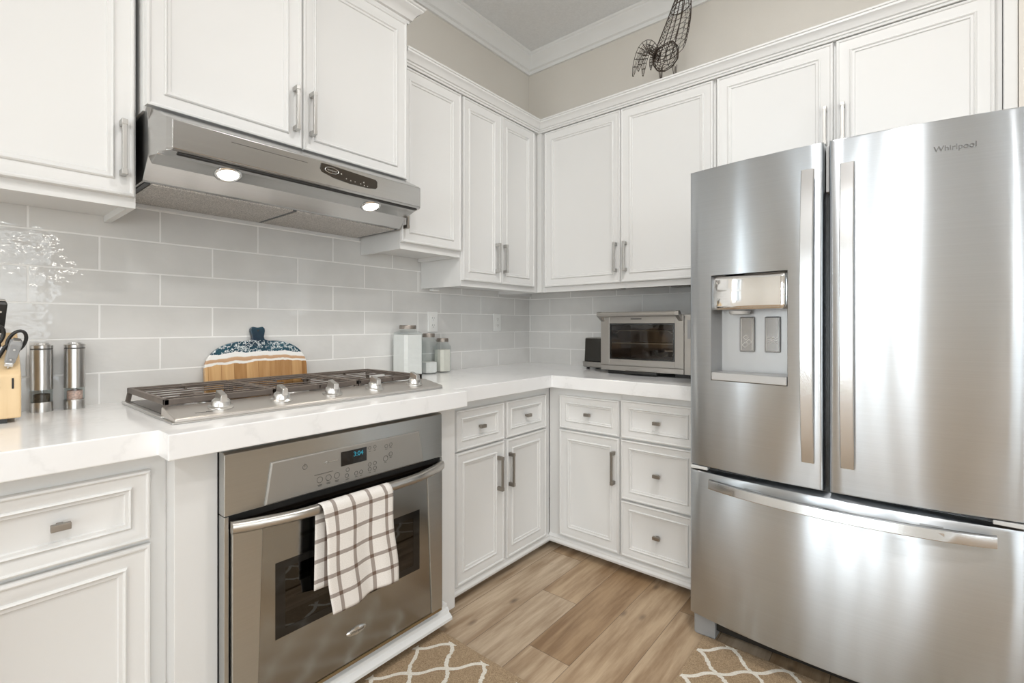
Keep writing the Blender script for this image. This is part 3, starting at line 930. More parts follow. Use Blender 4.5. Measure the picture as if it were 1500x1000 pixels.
for gi in range(3):
    a = cx0 + 0.010 + gi * third + 0.002; e = a + third - 0.004
    g = MB()
    w = 0.013
    lo = 0.036
    g.box(a, e, gy0, gy0 + w, lo, gz1).box(a, e, gy1 - w, gy1, lo, gz1)
    if gi == 0: g.box(a, a + w, gy0, gy1, lo, gz1)
    else: g.box(a, a + w * 0.7, gy0, gy1, gz0, gz1)
    if gi == 2: g.box(e - w, e, gy0, gy1, lo, gz1)
    else: g.box(e - w * 0.7, e, gy0, gy1, gz0, gz1)
    cs = [((a + e) / 2, gy0 + 0.115), ((a + e) / 2, gy1 - 0.115)] if gi != 1 else [((a + e) / 2, (gy0 + gy1) / 2)]
    BUR += cs
    # fingers running from the frame towards the burners
    nb = 7
    for i in range(1, nb):
        y = gy0 + (gy1 - gy0) * i / nb
        gap = 0.0
        for bx_, by_ in cs:
            r = 0.045 if gi != 1 else 0.055
            if abs(y - by_) < r: gap = max(gap, math.sqrt(r * r - (y - by_) ** 2))
        mid = (a + e) / 2
        if gap > 0.01:
            g.box(a, mid - gap, y - 0.0035, y + 0.0035, gz1 - 0.0055, gz1 - 0.001).box(mid + gap, e, y - 0.0035, y + 0.0035, gz1 - 0.0055, gz1 - 0.001)
        else:
            g.box(a, e, y - 0.0035, y + 0.0035, gz1 - 0.0055, gz1 - 0.001)
    g.box((a + e) / 2 - 0.004, (a + e) / 2 + 0.004, gy0, gy0 + 0.06, gz0, gz1 - 0.001).box((a + e) / 2 - 0.004, (a + e) / 2 + 0.004, gy1 - 0.06, gy1, gz0, gz1 - 0.001)
    # splayed legs at the four corners
    for lx in (a, e - w):
        for ly, s_ in ((gy0, 1), (gy1 - w, -1)):
            ox = -0.006 if (gi == 0 and lx == a) else (0.004 if (gi == 2 and lx != a) else 0.0)
            g.loft([[(lx, ly, lo + 0.002), (lx + w, ly, lo + 0.002), (lx + w, ly + w, lo + 0.002), (lx, ly + w, lo + 0.002)],
                    [(lx + ox, ly, 0.0068), (lx + ox + w, ly, 0.0068), (lx + ox + w, ly + w, 0.0068), (lx + ox, ly + w, 0.0068)]])
    g.build('grate', M['iron'], t, bevel=0.002)
for i, (bx_, by_) in enumerate(BUR):
    r = 0.034 if i != 2 else 0.046
    bn = MB().lathe([(0.0001, 0.0066), (r + 0.012, 0.0066), (r + 0.010, 0.014), (r, 0.016), (r, 0.022), (0.0001, 0.022)], (bx_, by_, 0)).build('burner', M['satin'], t, smooth=35)
    MB().lathe([(0.0001, 0.0222), (r - 0.002, 0.0222), (r, 0.025), (r - 0.004, 0.030), (0.0001, 0.031)], (bx_, by_, 0)).build('burner_cap', M['iron'], bn, smooth=35)

# ------------------------------------------------------------------ range hood
t = thing('range_hood', 'stainless steel under-cabinet range hood with two lit lamps above the cooktop', 'range hood', (0, 0, 0))
hx0, hx1 = -2.288, -1.364
prof = [(-0.003, 1.796), (-0.345, 1.796), (-0.372, 1.808), (-0.46, 1.764), (-0.472, 1.756), (-0.472, 1.676), (-0.464, 1.670), (-0.440, 1.666), (-0.425, 1.663), (-0.372, 1.646), (-0.330, 1.604), (-0.322, 1.601), (-0.003, 1.601)]
rings = []
for x, y, z in ():
    pass
def hsec(x, cut):
    # the front corner tapers back towards the cabinet at both ends
    return [(x, max(y, -0.472 + cut) if y < -0.4 else y, z) for y, z in prof]
MB().loft([hsec(hx0, 0.085), hsec(hx0 + 0.012, 0.050), hsec(-2.262, 0.018), hsec(-2.252, 0.0), hsec(hx1 - 0.004, 0.0), hsec(hx1, 0.004)]).build('body', M['hoodsteel'], t, bevel=0.0015)
B(-2.235, hx1 - 0.015, -0.4635, -0.446, 1.6645, 1.6685).build('slot', M['dark'], t)
B(-2.10, -1.86, -0.4727, -0.4715, 1.7345, 1.7360).build('front_groove', M['mark'], t)
cpn = MB()
pts = [(-1.812, 1.741), (-1.815, 1.722), (-1.808, 1.712), (-1.760, 1.700), (-1.70, 1.6945), (-1.62, 1.6945), (-1.588, 1.699), (-1.582, 1.707), (-1.582, 1.727), (-1.590, 1.733), (-1.79, 1.7425)]
pts = [(x, z + 0.006) for x, z in pts]
cpn.prism(pts, 'y', -0.4745, -0.4715)
hp = cpn.build('control_panel', plain('brown_black_panel', (0.028, 0.021, 0.014), 0.25, var=0.1), t)
lg = MB().tube([(-1.772 + 0.026 * math.cos(2 * PI * i / 24), -0.4748, 1.7295 + 0.0105 * math.sin(2 * PI * i / 24)) for i in range(24)], 0.0014, 6, closed=True)
lgo = lg.build('panel_badge', M['satin'], hp)
text('Whirlpool', 'badge_lettering', M['satin'], hp, (-1.772, -0.4748, 1.7295), (PI / 2, 0, 0), 0.0085, 0.0002)
for x, z, r in ((-1.735, 1.727, 0.0028), (-1.715, 1.714, 0.002), (-1.697, 1.711, 0.002), (-1.679, 1.711, 0.0017), (-1.655, 1.709, 0.002), (-1.640, 1.706, 0.002), (-1.626, 1.706, 0.002), (-1.642, 1.717, 0.0028)):
    MB().lathe([(0.0001, -0.0006), (r, -0.0005), (r, 0.0), (0.0001, 0.0)], (x, -0.4745, z), 10, 'y').build('button_dot', M['satin'], hp)
# filters, with dark joints, in the flat underside
for a, e in ((hx0 + 0.022, -1.836), (-1.822, hx1 - 0.022)):
    B(a, e, -0.318, -0.022, 1.5965, 1.6012).build('grease_filter', M['filter'], t, bevel=0.001)
jn = MB().box(hx0 + 0.008, hx1 - 0.008, -0.021, -0.012, 1.5985, 1.6012).box(-1.8355, -1.8225, -0.318, -0.021, 1.5985, 1.6012)
jn.box(hx0 + 0.008, hx0 + 0.021, -0.318, -0.021, 1.5985, 1.6012).box(hx1 - 0.021, hx1 - 0.008, -0.318, -0.021, 1.5985, 1.6012)
jn.build('filter_joint', plain('filter_joint_dark', (0.05, 0.055, 0.06), 0.4, var=0.05), t)
sl = math.atan2(1.663 - 1.646, -0.372 + 0.425)     # slope of the lamp panel
for lx in (-2.083, -1.560):
    zc = 1.6546 - 0.0008; yc = -0.3985
    rotx = -math.atan2(0.017, 0.053)
    lm = MB().lathe([(0.030, -0.001), (0.034, -0.004), (0.038, -0.003), (0.040, 0.001), (0.030, 0.001), (0.030, -0.001)], (0, 0, 0), 32).build('lamp', M['chrome'], t, smooth=50, loc=(lx, yc, zc), rot=(rotx, 0, 0))
    MB().lathe([(0.0001, -0.005), (0.018, -0.0045), (0.0295, -0.002), (0.0295, 0.0), (0.0001, 0.0)], (0, 0, 0), 28).build('bulb', M['lamp'], lm, smooth=60)
    sp = D.lights.new('hood_lamp', 'SPOT'); sp.energy = 9.0; sp.spot_size = math.radians(130); sp.spot_blend = 0.6; sp.shadow_soft_size = 0.025; sp.color = (1, 0.93, 0.82)
    so = D.objects.new('hood_lamp', sp); so.location = (lx, yc - 0.002, zc - 0.022); so.rotation_euler = (math.radians(-12), 0, 0); C.objects.link(so)
B(hx0, -1.362, -0.0085, -0.0005, 1.588, 1.5995).build('wall_strip', M['trimw'], t)

# ------------------------------------------------------------------ refrigerator
FY = -1.425
t = thing('refrigerator', 'stainless steel french door refrigerator with water dispenser and bottom freezer drawer', 'refrigerator', (0, FY, 0), RB)
FW = 0.877
def bow(lx, amp=0.046, base=-0.858):
    q = (lx - FW / 2) / (FW / 2)
    return base - amp * (1 - q * q)
case = MB().box(0.006, FW - 0.006, -0.775, -0.03, 0.045, 1.748).build('case', plain('fridge_case_grey', (0.20, 0.20, 0.20), 0.4, var=0.02), t, bevel=0.004)


def fdoor(name, x0, x1, z0, z1, hole=None, yb=-0.782, ez=0.006, nx=14):
    """bowed door skin with rounded edges and a plain back; hole = (x0,x1,z0,z1) left open"""
    r = 0.010
    xs = [(x0, r), (x0 + 0.0015, r * 0.55), (x0 + 0.005, r * 0.18), (x0 + r, 0.0)]
    inner = [x0 + r + (x1 - x0 - 2 * r) * i / nx for i in range(1, nx)]
    if hole:
        inner = [x for x in inner if min(abs(x - hole[0]), abs(x - hole[1])) > 0.012] + [hole[0], hole[1]]
        inner.sort()
    xs += [(x, 0.0) for x in inner]
    xs += [(x1 - r, 0.0), (x1 - 0.005, r * 0.18), (x1 - 0.0015, r * 0.55), (x1, r)]
    zs = [(z0, ez), (z0 + ez * 0.3, ez * 0.3), (z0 + ez, 0.0)]
    if hole: zs += [(hole[2], 0.0), (hole[3], 0.0)]
    zs += [(z1 - ez, 0.0), (z1 - ez * 0.3, ez * 0.3), (z1, ez)]
    m = MB(); n = len(xs); V = []
    for z, dz in zs:
        for x, dx in xs: V.append((x, bow(x) + max(dx, dz), z))
    F = []
    for j in range(len(zs) - 1):
        for i in range(n - 1):
            if hole and xs[i][0] >= hole[0] - 1e-6 and xs[i + 1][0] <= hole[1] + 1e-6 and zs[j][0] >= hole[2] - 1e-6 and zs[j + 1][0] <= hole[3] + 1e-6: continue
            F.append((j * n + i, j * n + i + 1, (j + 1) * n + i + 1, (j + 1) * n + i))
    nb = len(V)
    V += [(x0, yb, z0), (x1, yb, z0), (x1, yb, z1), (x0, yb, z1)]
    top = (len(zs) - 1) * n
    F.append(tuple(range(0, n))[::-1] + (nb, nb + 1)[::1])
    F[-1] = tuple(reversed(range(0, n))) + (nb, nb + 1)
    F.append(tuple(range(top, top + n)) + (nb + 2, nb + 3))
    F.append(tuple(j * n for j in range(len(zs))) + (nb + 3, nb))
    F.append(tuple(j * n + n - 1 for j in reversed(range(len(zs)))) + (nb + 1, nb + 2))
    F.append((nb, nb + 3, nb + 2, nb + 1))
    m.add(V, F)
    return m.build(name, M['fridge'], t, smooth=32)


HX0, HX1, HZ0, HZ1 = 0.082, 0.332, 0.978, 1.358
ld = fdoor('door', 0.0, 0.4305, 0.658, 1.752, hole=(HX0, HX1, HZ0, HZ1))
rd = fdoor('door', 0.4455, FW, 0.658, 1.752)
dw = fdoor('freezer_drawer', 0.0, FW, 0.096, 0.640, ez=0.012, nx=24)
MB().box(0.42, 0.456, -0.84, -0.78, 0.66, 1.735).build('door_gasket', M['black'], t)
MB().box(0.01, FW - 0.01, -0.835, -0.776, 0.636, 0.662).build('drawer_gasket', M['black'], t)
for a in (0.004, FW - 0.067):
    MB().box(a, a + 0.063, -0.865, -0.80, 0.6435, 0.6555).build('hinge_cover', M['lightgrey'], t, bevel=0.002)
MB().box(0.434, 0.4425, -0.87, -0.80, 1.60, 1.745).build('mullion', M['lightgrey'], t, bevel=0.001)


def vbar(x, z0, z1):
    N = 24; rings = []
    for i in range(N + 1):
        u = i / N; z = z0 + u * (z1 - z0)
        e = min(u, 1 - u)
        y = bow(x) - 0.022 - 0.038 * (1 - (2 * u - 1) ** 2) ** 0.8
        w = 0.0175
        rings.append([(x - w, y + 0.012, z), (x - w, y + 0.001, z), (x - w + 0.002, y - 0.001, z), (x + w - 0.002, y - 0.001, z), (x + w, y + 0.001, z), (x + w, y + 0.012, z)])
    m = MB().loft(rings)
    for z in (z0 + 0.012, z1 - 0.06):
        m.box(x - 0.011, x + 0.011, bow(x) - 0.016, bow(x) + 0.002, z, z + 0.045)
    return m


vbar(0.391, 0.745, 1.668).build('handle', M['fhandle'], ld, smooth=35)
vbar(0.4935, 0.745, 1.668).build('handle', M['fhandle'], rd, smooth=35)
N = 28; rings = []
for i in range(N + 1):
    u = i / N; x = 0.082 + u * 0.733; w = 0.0155
    y = bow(x) - 0.030 - 0.030 * (1 - (2 * u - 1) ** 2) ** 0.8
    rings.append([(x, y + 0.012, 0.607 - w), (x, y - 0.004, 0.607 - w), (x, y - 0.005, 0.607 - w + 0.002), (x, y - 0.0005, 0.607 + w - 0.002), (x, y + 0.003, 0.607 + w), (x, y + 0.012, 0.607 + w)])
m = MB().loft(rings)
for a in (0.20, 0.66): m.loft([[(a, bow(a) + 0.002, 0.598), (a + 0.05, bow(a + 0.05) + 0.002, 0.598), (a + 0.05, bow(a + 0.05) + 0.002, 0.616), (a, bow(a) + 0.002, 0.616)],
                               [(a, bow(a) - 0.050, 0.600), (a + 0.05, bow(a + 0.05) - 0.050, 0.600), (a + 0.05, bow(a + 0.05) - 0.050, 0.614), (a, bow(a) - 0.050, 0.614)]])
m.build('handle', M['fhandle'], dw, smooth=35)
# dispenser: recess, mirrored upper panel, two paddles, drip tray
yb_ = -0.802
dsp = MB()
fy0, fy1 = bow(HX0), bow(HX1)
dsp.add([(HX0, fy0, HZ0), (HX1, fy1, HZ0), (HX1, fy1, HZ1), (HX0, fy0, HZ1), (HX0 + 0.018, yb_, HZ0), (HX1 - 0.018, yb_, HZ0), (HX1 - 0.018, yb_, HZ1), (HX0 + 0.018, yb_, HZ1)],
        [(0, 1, 5, 4), (2, 3, 7, 6), (1, 2, 6, 5), (3, 0, 4, 7), (4, 5, 6, 7)])
dso = dsp.build('dispenser', plain('dispenser_grey', (0.40, 0.40, 0.40), 0.35, 0.6, var=0.02), ld)
mir = MB(); rings = []
for i in range(9):
    u = i / 8; z = 1.232 + u * (HZ1 - 0.003 - 1.232)
    rg = []
    for q in range(13):
        w_ = q / 12; x = HX0 + 0.002 + w_ * (HX1 - HX0 - 0.004)
        rg.append((x, bow(x) + 0.004 - 0.0035 * math.sin(PI * u) - 0.002 * math.sin(PI * w_ * 2.0), z))
    rings.append(rg)
n_ = 13
mir.loft(rings, closed=False, caps=False)
mo = mir.build('mirror_panel', M['chrome'], dso, smooth=180)
sd = mo.modifiers.new('thickness', 'SOLIDIFY'); sd.thickness = 0.02; sd.offset = -1
MB().lathe([(0.0001, 1.217), (0.032, 1.217), (0.036, 1.229), (0.0001, 1.229)], ((HX0 + HX1) / 2 - 0.035, -0.845, 0), 24).build('spout', M['lightgrey'], dso, smooth=40)
pm = plain('paddle_grey', (0.40, 0.40, 0.40), 0.12, 0.5, var=0.02)
for a, kind in ((0.163, 'ice'), (0.245, 'water')):
    pd = MB().prism([(a, 1.082), (a + 0.05, 1.082), (a + 0.05, 1.208), (a, 1.208)], 'y', -0.806, -0.814).build('paddle', pm, dso, bevel=0.004)
    g = MB()
    g.tube([(a + 0.007, -0.8145, 1.089), (a + 0.043, -0.8145, 1.089), (a + 0.043, -0.8145, 1.201), (a + 0.007, -0.8145, 1.201)], 0.0010, 4, closed=True)
    if kind == 'ice':
        for cx_, cz_ in ((a + 0.022, 1.134), (a + 0.032, 1.118), (a + 0.019, 1.107)):
            g.tube([(cx_ + 0.009 * math.cos(i * PI / 2), -0.8145, cz_ + 0.009 * math.sin(i * PI / 2)) for i in range(4)], 0.0011, 4, closed=True)
    else:
        for dz in (0, 0.008, 0.016):
            g.tube([(a + 0.010 + 0.003 * i, -0.8145, 1.118 + dz + 0.0022 * math.sin(i * 1.3)) for i in range(11)], 0.0010, 4)
    g.build('symbol', M['white'], pd)
tr = MB().prism([(HX0 + 0.002, bow(HX0) - 0.004), (HX1 - 0.002, bow(HX1) - 0.004), (HX1 - 0.002, yb_), (HX0 + 0.002, yb_)], 'z', HZ0 + 0.001, 1.008)
tr.build('drip_tray', plain('drip_tray_grey', (0.52, 0.52, 0.52), 0.3, 0.6, var=0.02), dso, bevel=0.003)
fx = 0.7345
ang = math.atan2(bow(0.77) - bow(0.70), 0.07)
text('Whirlpool', 'lettering', plain('lettering_grey', (0.15, 0.15, 0.15), 0.5, 0.0, var=0.02), rd, (fx, bow(fx) - 0.0007, 1.669), (PI / 2, 0, ang), 0.0215, 0.0006)
# feet and kick plate
for a in (0.002, FW - 0.08):
    f = MB().prism([(a, 0.004), (a + 0.01, 0.0), (a + 0.078, 0.0), (a + 0.078, 0.070), (a, 0.094)][:], 'y', -0.818, -0.76)
    f.build('foot', M['grey'], t, bevel=0.005)
MB().box(0.08, FW - 0.08, -0.80, -0.78, 0.030, 0.096).build('kick_plate', M['black'], t)

# ------------------------------------------------------------------ rugs
def rug(name, x0, x1, y0, y1, m, label):
    o = B(x0, x1, y0, y1, 0.0005, 0.009).build(name, m, None, bevel=0.003)
    return tag(o, label, 'rug')


rug('kitchen_rug', -2.45, -1.438, -1.30, -0.655, rugmat('trellis_rug', -1.660, -0.770, 0.0955, 0.0800, -2.42, -1.462, -1.27, -0.680), 'tan trellis rug with ivory lines on the floor in front of the oven')
rug('kitchen_rug', -1.75, -0.825, -2.45, -1.464, rugmat('trellis_rug_side', -1.003, -1.567, 0.0815, 0.0895, -1.72, -0.834, -2.42, -1.474), 'tan trellis rug with ivory lines on the floor in front of the refrigerator')

# ------------------------------------------------------------------ countertop things
# cutting board leaning on the tiles
def board_outline():
    pts = []
    hw = 0.197
    pts.append((-hw, 0.0)); pts.append((hw, 0.0))
    N = 18
    for i in range(0, N + 1):                                # right shoulder up to the neck
        a = (PI / 2) * i / N
        pts.append((0.038 + (hw - 0.038) * math.cos(a) ** 0.85 if i < N else 0.038, 0.085 + 0.112 * math.sin(a) ** 0.95))
    pts += [(0.026, 0.201), (0.023, 0.212), (0.028, 0.236), (0.027, 0.247), (0.019, 0.254), (0.009, 0.252), (0.0, 0.2505)]
    left = [(-x, z) for x, z in reversed(pts[2:-1])]
    return pts + left


o = MB().prism(board_outline(), 'y', -0.009, 0.009).build('cutting_board', M['board'], None, bevel=0.003, loc=(-1.838, -0.040, CT + 0.001), rot=(math.radians(-6), 0, 0))
tag(o, 'wooden cutting board with blue resin waves leaning on the tiles behind the cooktop', 'cutting board')
hl = MB().lathe([(0.0001, -0.0004), (0.004, -0.0004), (0.004, 0.0002), (0.0001, 0.0002)], (0.0, -0.0092, 0.238), 14, 'y')
hl.build('hanging_hole', M['dark'], o)


def mill(x, y, label, fill, top):
    t = thing('spice_mill', label, 'mill', (x, y, CT), 0, 'steel spice mills')
    MB().lathe([(0.0001, 0.0), (0.0255, 0.0), (0.0255, 0.027), (0.0245, 0.029), (0.0001, 0.029)]).build('base', M['steel'], t, smooth=35)
    MB().lathe([(0.0001, 0.0292), (0.0185, 0.0292), (0.0185, top), (0.0001, top + 0.004)]).build('spice', fill, t, smooth=35)
    MB().lathe([(0.0235, 0.0292), (0.0245, 0.0292), (0.0245, 0.066), (0.0235, 0.066), (0.0235, 0.0292)]).build('glass_sleeve', M['glass'], t, smooth=35)
    MB().lathe([(0.0001, 0.060), (0.004, 0.060), (0.005, 0.0662), (0.0255, 0.0662), (0.0255, 0.186), (0.0250, 0.1865), (0.0001, 0.1865)]).build('barrel', M['steel'], t, smooth=35)
    MB().lathe([(0.0001, 0.1867), (0.0248, 0.1867), (0.0248, 0.190), (0.0001, 0.190)]).build('seam', M['mark'], t, smooth=35)
    MB().lathe([(0.0001, 0.1902), (0.0255, 0.1902), (0.0255, 0.199), (0.024, 0.201), (0.017, 0.202), (0.016, 0.206), (0.0001, 0.207)]).build('cap', M['steel'], t, smooth=35)


mill(-2.471, -0.050, 'tall steel mill holding dark peppercorns beside the knife block', M['pepper'], 0.052)
mill(-2.397, -0.050, 'tall steel mill holding pink salt nearest the cooktop', M['salt'], 0.056)


def jar(x, y, s, h, lidr, label, content, fill, rz=0.0):
    t = thing('glass_jar', label, 'jar', (x, y, CT), rz, 'square glass jars')
    def sq(hw, z, c):
        return [(hw, hw - c, z), (hw - c, hw, z), (-hw + c, hw, z), (-hw, hw - c, z), (-hw, -hw + c, z), (-hw + c, -hw, z), (hw - c, -hw, z), (hw, -hw + c, z)]
    def circ(r, z):
        return [(r * math.cos(PI * 2 * (i + 0.5) / 8), r * math.sin(PI * 2 * (i + 0.5) / 8), z) for i in range(8)]
    hb = h - 0.045
    w = s / 2
    MB().loft([sq(w - 0.004, 0.0, 0.016), sq(w, 0.006, 0.016), sq(w, hb, 0.016), sq(w - 0.006, hb + 0.010, 0.018), circ(lidr * 0.98, hb + 0.020), circ(lidr * 0.98, h - 0.012)]).build('glass', M['glass'], t, smooth=30)
    wi = w - 0.004
    rings = [sq(wi - 0.003, 0.005, 0.014), sq(wi, 0.009, 0.014), sq(wi, min(fill, hb), 0.014)]
    if fill > hb: rings.append(sq(wi - 0.008, fill, 0.016))
    MB().loft(rings).build('contents', content, t, smooth=30)
    MB().lathe([(0.0001, h - 0.020), (lidr * 1.06, h - 0.020), (lidr * 1.06, h - 0.004), (lidr * 1.0, h), (lidr * 0.8, h), (lidr * 0.78, h - 0.0015), (0.0001, h - 0.0015)]).build('lid', M['pewter'], t, smooth=35)


jar(-1.125, -0.078, 0.122, 0.260, 0.040, 'tallest square glass jar full of white flour with pewter lid', M['flour'], 0.212)
jar(-0.975, -0.066, 0.082, 0.216, 0.031, 'middle square glass jar half full of white powder', M['flour'], 0.062)
jar(-0.872, -0.062, 0.082, 0.188, 0.031, 'shortest square glass jar full of cream powder at the right', M['cream'], 0.125)


def outlet(x, label):
    t = thing('wall_outlet', label, 'outlet', (x, -0.0005, 1.197), 0, 'white wall outlets')
    MB().box(-0.036, 0.036, -0.006, 0.0, -0.057, 0.057).build('cover_plate', M['white'], t, bevel=0.003)
    ins = MB()
    ins.box(-0.0165, 0.0165, -0.0085, -0.006, -0.034, 0.034)
    i2 = ins.build('socket', M['white'], t, bevel=0.0015)
    for z in (-0.020, 0.020):
        sl = MB()
        sl.box(-0.008, -0.006, -0.0088, -0.0083, z - 0.002, z + 0.007).box(0.006, 0.008, -0.0088, -0.0083, z - 0.002, z + 0.006)
        sl.lathe([(0.0001, -0.0088), (0.0025, -0.0088), (0.0025, -0.0083), (0.0001, -0.0083)], (0, 0, z - 0.009), 10, 'y')
        sl.build('slot', M['mark'], i2)


outlet(-0.893, 'white wall outlet on the tiles above the glass jars')
outlet(-0.345, 'white wall outlet on the tiles near the corner')

# knife block at the left edge
t = thing('knife_block', 'pale maple knife block at the left end of the countertop', 'knife block', (-2.600, -0.165, CT))
MB().prism([(-0.060, 0.012), (0.075, 0.012), (0.100, 0.215), (0.040, 0.240), (-0.060, 0.128)], 'x', -0.075, 0.072).build('block', M['block'], t, bevel=0.004)
ft = MB().box(-0.070, -0.045, -0.055, -0.030, 0.0, 0.0125).box(0.020, 0.046, -0.055, -0.030, 0.0, 0.0125).box(-0.070, -0.045, 0.04, 0.065, 0.0, 0.0125).box(0.042, 0.067, 0.04, 0.065, 0.0, 0.0125)
ft.build('rubber_foot', M['black'], t)
sl = MB()
for x, z in ((0.056, 0.105), (0.030, 0.105), (0.0, 0.105), (-0.03, 0.105)):
    sl.box(x - 0.002, x + 0.002, -0.0612, -0.0595, z - 0.014, z + 0.014)
sl.build('slot', M['dark'], t)


def knife(name, loc, tilt, yaw, length, handle, label, cat='knife', grp='knives in the block', bolster=True, blade=0.05):
    """handle along local +z from the block; rivets on its broad side"""
    t = thing(name, label, cat, loc, 0, grp)
    t.rotation_euler = (tilt, yaw, 0)
    MB().box(-0.0012, 0.0012, -0.012, 0.012, 0.0, 0.004).build('blade', M['chrome'], t)
    if bolster: MB().box(-0.009, 0.009, -0.012, 0.012, 0.003, 0.016).build('bolster', M['satin'], t, bevel=0.003)
    hm = MB().loft([[(-0.010, -0.012, 0.014), (0.010, -0.012, 0.014), (0.010, 0.012, 0.014), (-0.010, 0.012, 0.014)],
                    [(-0.011, -0.013, 0.4 * length), (0.011, -0.013, 0.4 * length), (0.011, 0.012, 0.4 * length), (-0.011, 0.012, 0.4 * length)],
                    [(-0.012, -0.015, length * 0.92), (0.012, -0.015, length * 0.92), (0.012, 0.015, length * 0.92), (-0.012, 0.015, length * 0.92)],
                    [(-0.008, -0.010, length), (0.008, -0.010, length), (0.008, 0.010, length), (-0.008, 0.010, length)]])
    ho = hm.build('handle', handle, t, bevel=0.003)
    rv = MB()
    for k in (0.35, 0.72): rv.lathe([(0.0001, -0.0158), (0.0026, -0.0156), (0.0026, -0.012), (0.0001, -0.012)], (0, 0, length * k), 12, 'y')
    rv.build('rivet', M['satin'], ho)
    MB().box(-0.0075, 0.0075, -0.0095, 0.0095, length, length + 0.002).build('end_cap', M['satin'], ho)


KT = math.radians(38)
knife('kitchen_knife', (-2.566, -0.128, CT + 0.226), math.radians(14), math.radians(3), 0.105, M['black'], 'black riveted knife standing tallest at the back of the knife block')
knife('kitchen_knife', (-2.597, -0.165, CT + 0.195), math.radians(26), math.radians(2), 0.095, M['black'], 'black riveted knife in the middle of the knife block')
knife('kitchen_knife', (-2.628, -0.150, CT + 0.205), math.radians(24), math.radians(2), 0.100, M['black'], 'black riveted knife at the far left of the knife block')
knife('paring_knife', (-2.552, -0.206, CT + 0.150), math.radians(24), math.radians(12), 0.078, M['grey'], 'small grey handled knife at the front of the knife block', blade=0.035)
# scissors: two black loops above the block
t = thing('kitchen_scissors', 'black handled scissors with round loops stuck in the knife block', 'scissors', (-2.572, -0.195, CT + 0.175))
t.rotation_euler = (math.radians(14), math.radians(18), 0)
MB().box(-0.007, 0.007, -0.002, 0.002, 0.0, 0.03).build('blade', M['chrome'], t)
for sx in (-1, 1):
    pts = [(sx * 0.006 + sx * (0.020 + 0.018 * math.cos(a)) * 0.9 - sx * 0.002, 0.0, 0.052 + 0.030 * math.sin(a)) for a in [2 * PI * i / 22 for i in range(22)]]
    MB().tube(pts, 0.0042, 8, closed=True).tube([(sx * 0.003, 0, 0.0), (sx * 0.006, 0, 0.030), (sx * 0.012, 0, 0.045)], 0.005, 8).build('handle_loop', M['black'], t, smooth=60)

# ------------------------------------------------------------------ toaster oven and toaster
t = thing('toaster_oven', 'stainless countertop toaster oven with glass door beside the refrigerator', 'toaster oven', (-0.36, -0.770, CT), RB)
# local x to the right, local -y towards the room, z from the worktop
tw, td, tz0, tz1 = 0.555, 0.30, 0.020, 0.312
b = MB().box(0.004, 0.04, 0.012, td, tz0, tz1).box(0.40, tw, 0.012, td, tz0, tz1).box(0.04, 0.40, 0.012, td, tz0, 0.055).box(0.04, 0.40, 0.012, td, 0.285, tz1).box(0.04, 0.40, td - 0.02, td, 0.055, 0.285)
b.build('body', M['toast'], t, bevel=0.002)
d = MB()
d.box(0.0, 0.052, 0.0, 0.0115, 0.048, 0.308).box(0.408, 0.452, 0.0, 0.0115, 0.048, 0.308).box(0.052, 0.408, 0.0, 0.0115, 0.048, 0.080).box(0.052, 0.408, 0.0, 0.0115, 0.270, 0.308)
dr = d.build('door', M['toast'], t, bevel=0.0015)
B(0.050, 0.410, 0.005, 0.008, 0.078, 0.272).build('window', M['toastglass'], dr)
wb = MB().box(0.052, 0.062, 0.0035, 0.0045, 0.080, 0.270).box(0.398, 0.408, 0.0035, 0.0045, 0.080, 0.270).box(0.062, 0.398, 0.0035, 0.0045, 0.080, 0.088).box(0.062, 0.398, 0.0035, 0.0045, 0.262, 0.270)
wb.build('window_border', M['blackgloss'], dr)
hd = MB().lathe([(0.0001, 0.0), (0.0125, 0.0), (0.0125, 0.43), (0.0001, 0.43)], (0, 0, 0), 20, 'x')
hd.v = [(p[0] + 0.010, p[1] - 0.042, p[2] + 0.317) for p in hd.v]
for a in (0.004, 0.428):
    hd.prism([(0.0, 0.280), (-0.020, 0.290), (-0.054, 0.310), (-0.054, 0.328), (-0.034, 0.332), (0.0, 0.306)], 'x', a, a + 0.018)
hd.build('handle', M['toast'], dr, smooth=35)
B(0.175, 0.235, -0.0008, 0.0005, 0.290, 0.296).build('door_logo', M['mark'], dr)
B(0.0, 0.452, 0.001, 0.0115, tz0, 0.0455).build('bottom_rail', M['toast'], t, bevel=0.0015)
cp = B(0.4555, tw, 0.0, 0.0115, tz0, tz1).build('control_panel', M['toast'], t, bevel=0.0015)
B(0.470, 0.540, -0.001, 0.0005, 0.195, 0.285).build('screen', M['grey'], cp)
for z in (0.155, 0.10, 0.055):
    MB().lathe([(0.0001, -0.016), (0.015, -0.016), (0.017, 0.0), (0.0001, 0.0)], (0.505, 0.0, z), 20, 'y').build('dial', M['toast'], cp, smooth=40)
cv = MB().box(0.0405, 0.0425, 0.03, td - 0.021, 0.056, 0.284).box(0.3975, 0.3995, 0.03, td - 0.021, 0.056, 0.284).box(0.0425, 0.3975, td - 0.024, td - 0.021, 0.056, 0.284).box(0.0425, 0.3975, 0.03, td - 0.024, 0.0555, 0.0575).box(0.0425, 0.3975, 0.03, td - 0.024, 0.2825, 0.2845)
cv.build('cavity', plain('toaster_oven_cavity', (0.20, 0.16, 0.13), 0.35, 0.5, var=0.2, vs=12), t)
rk = MB()
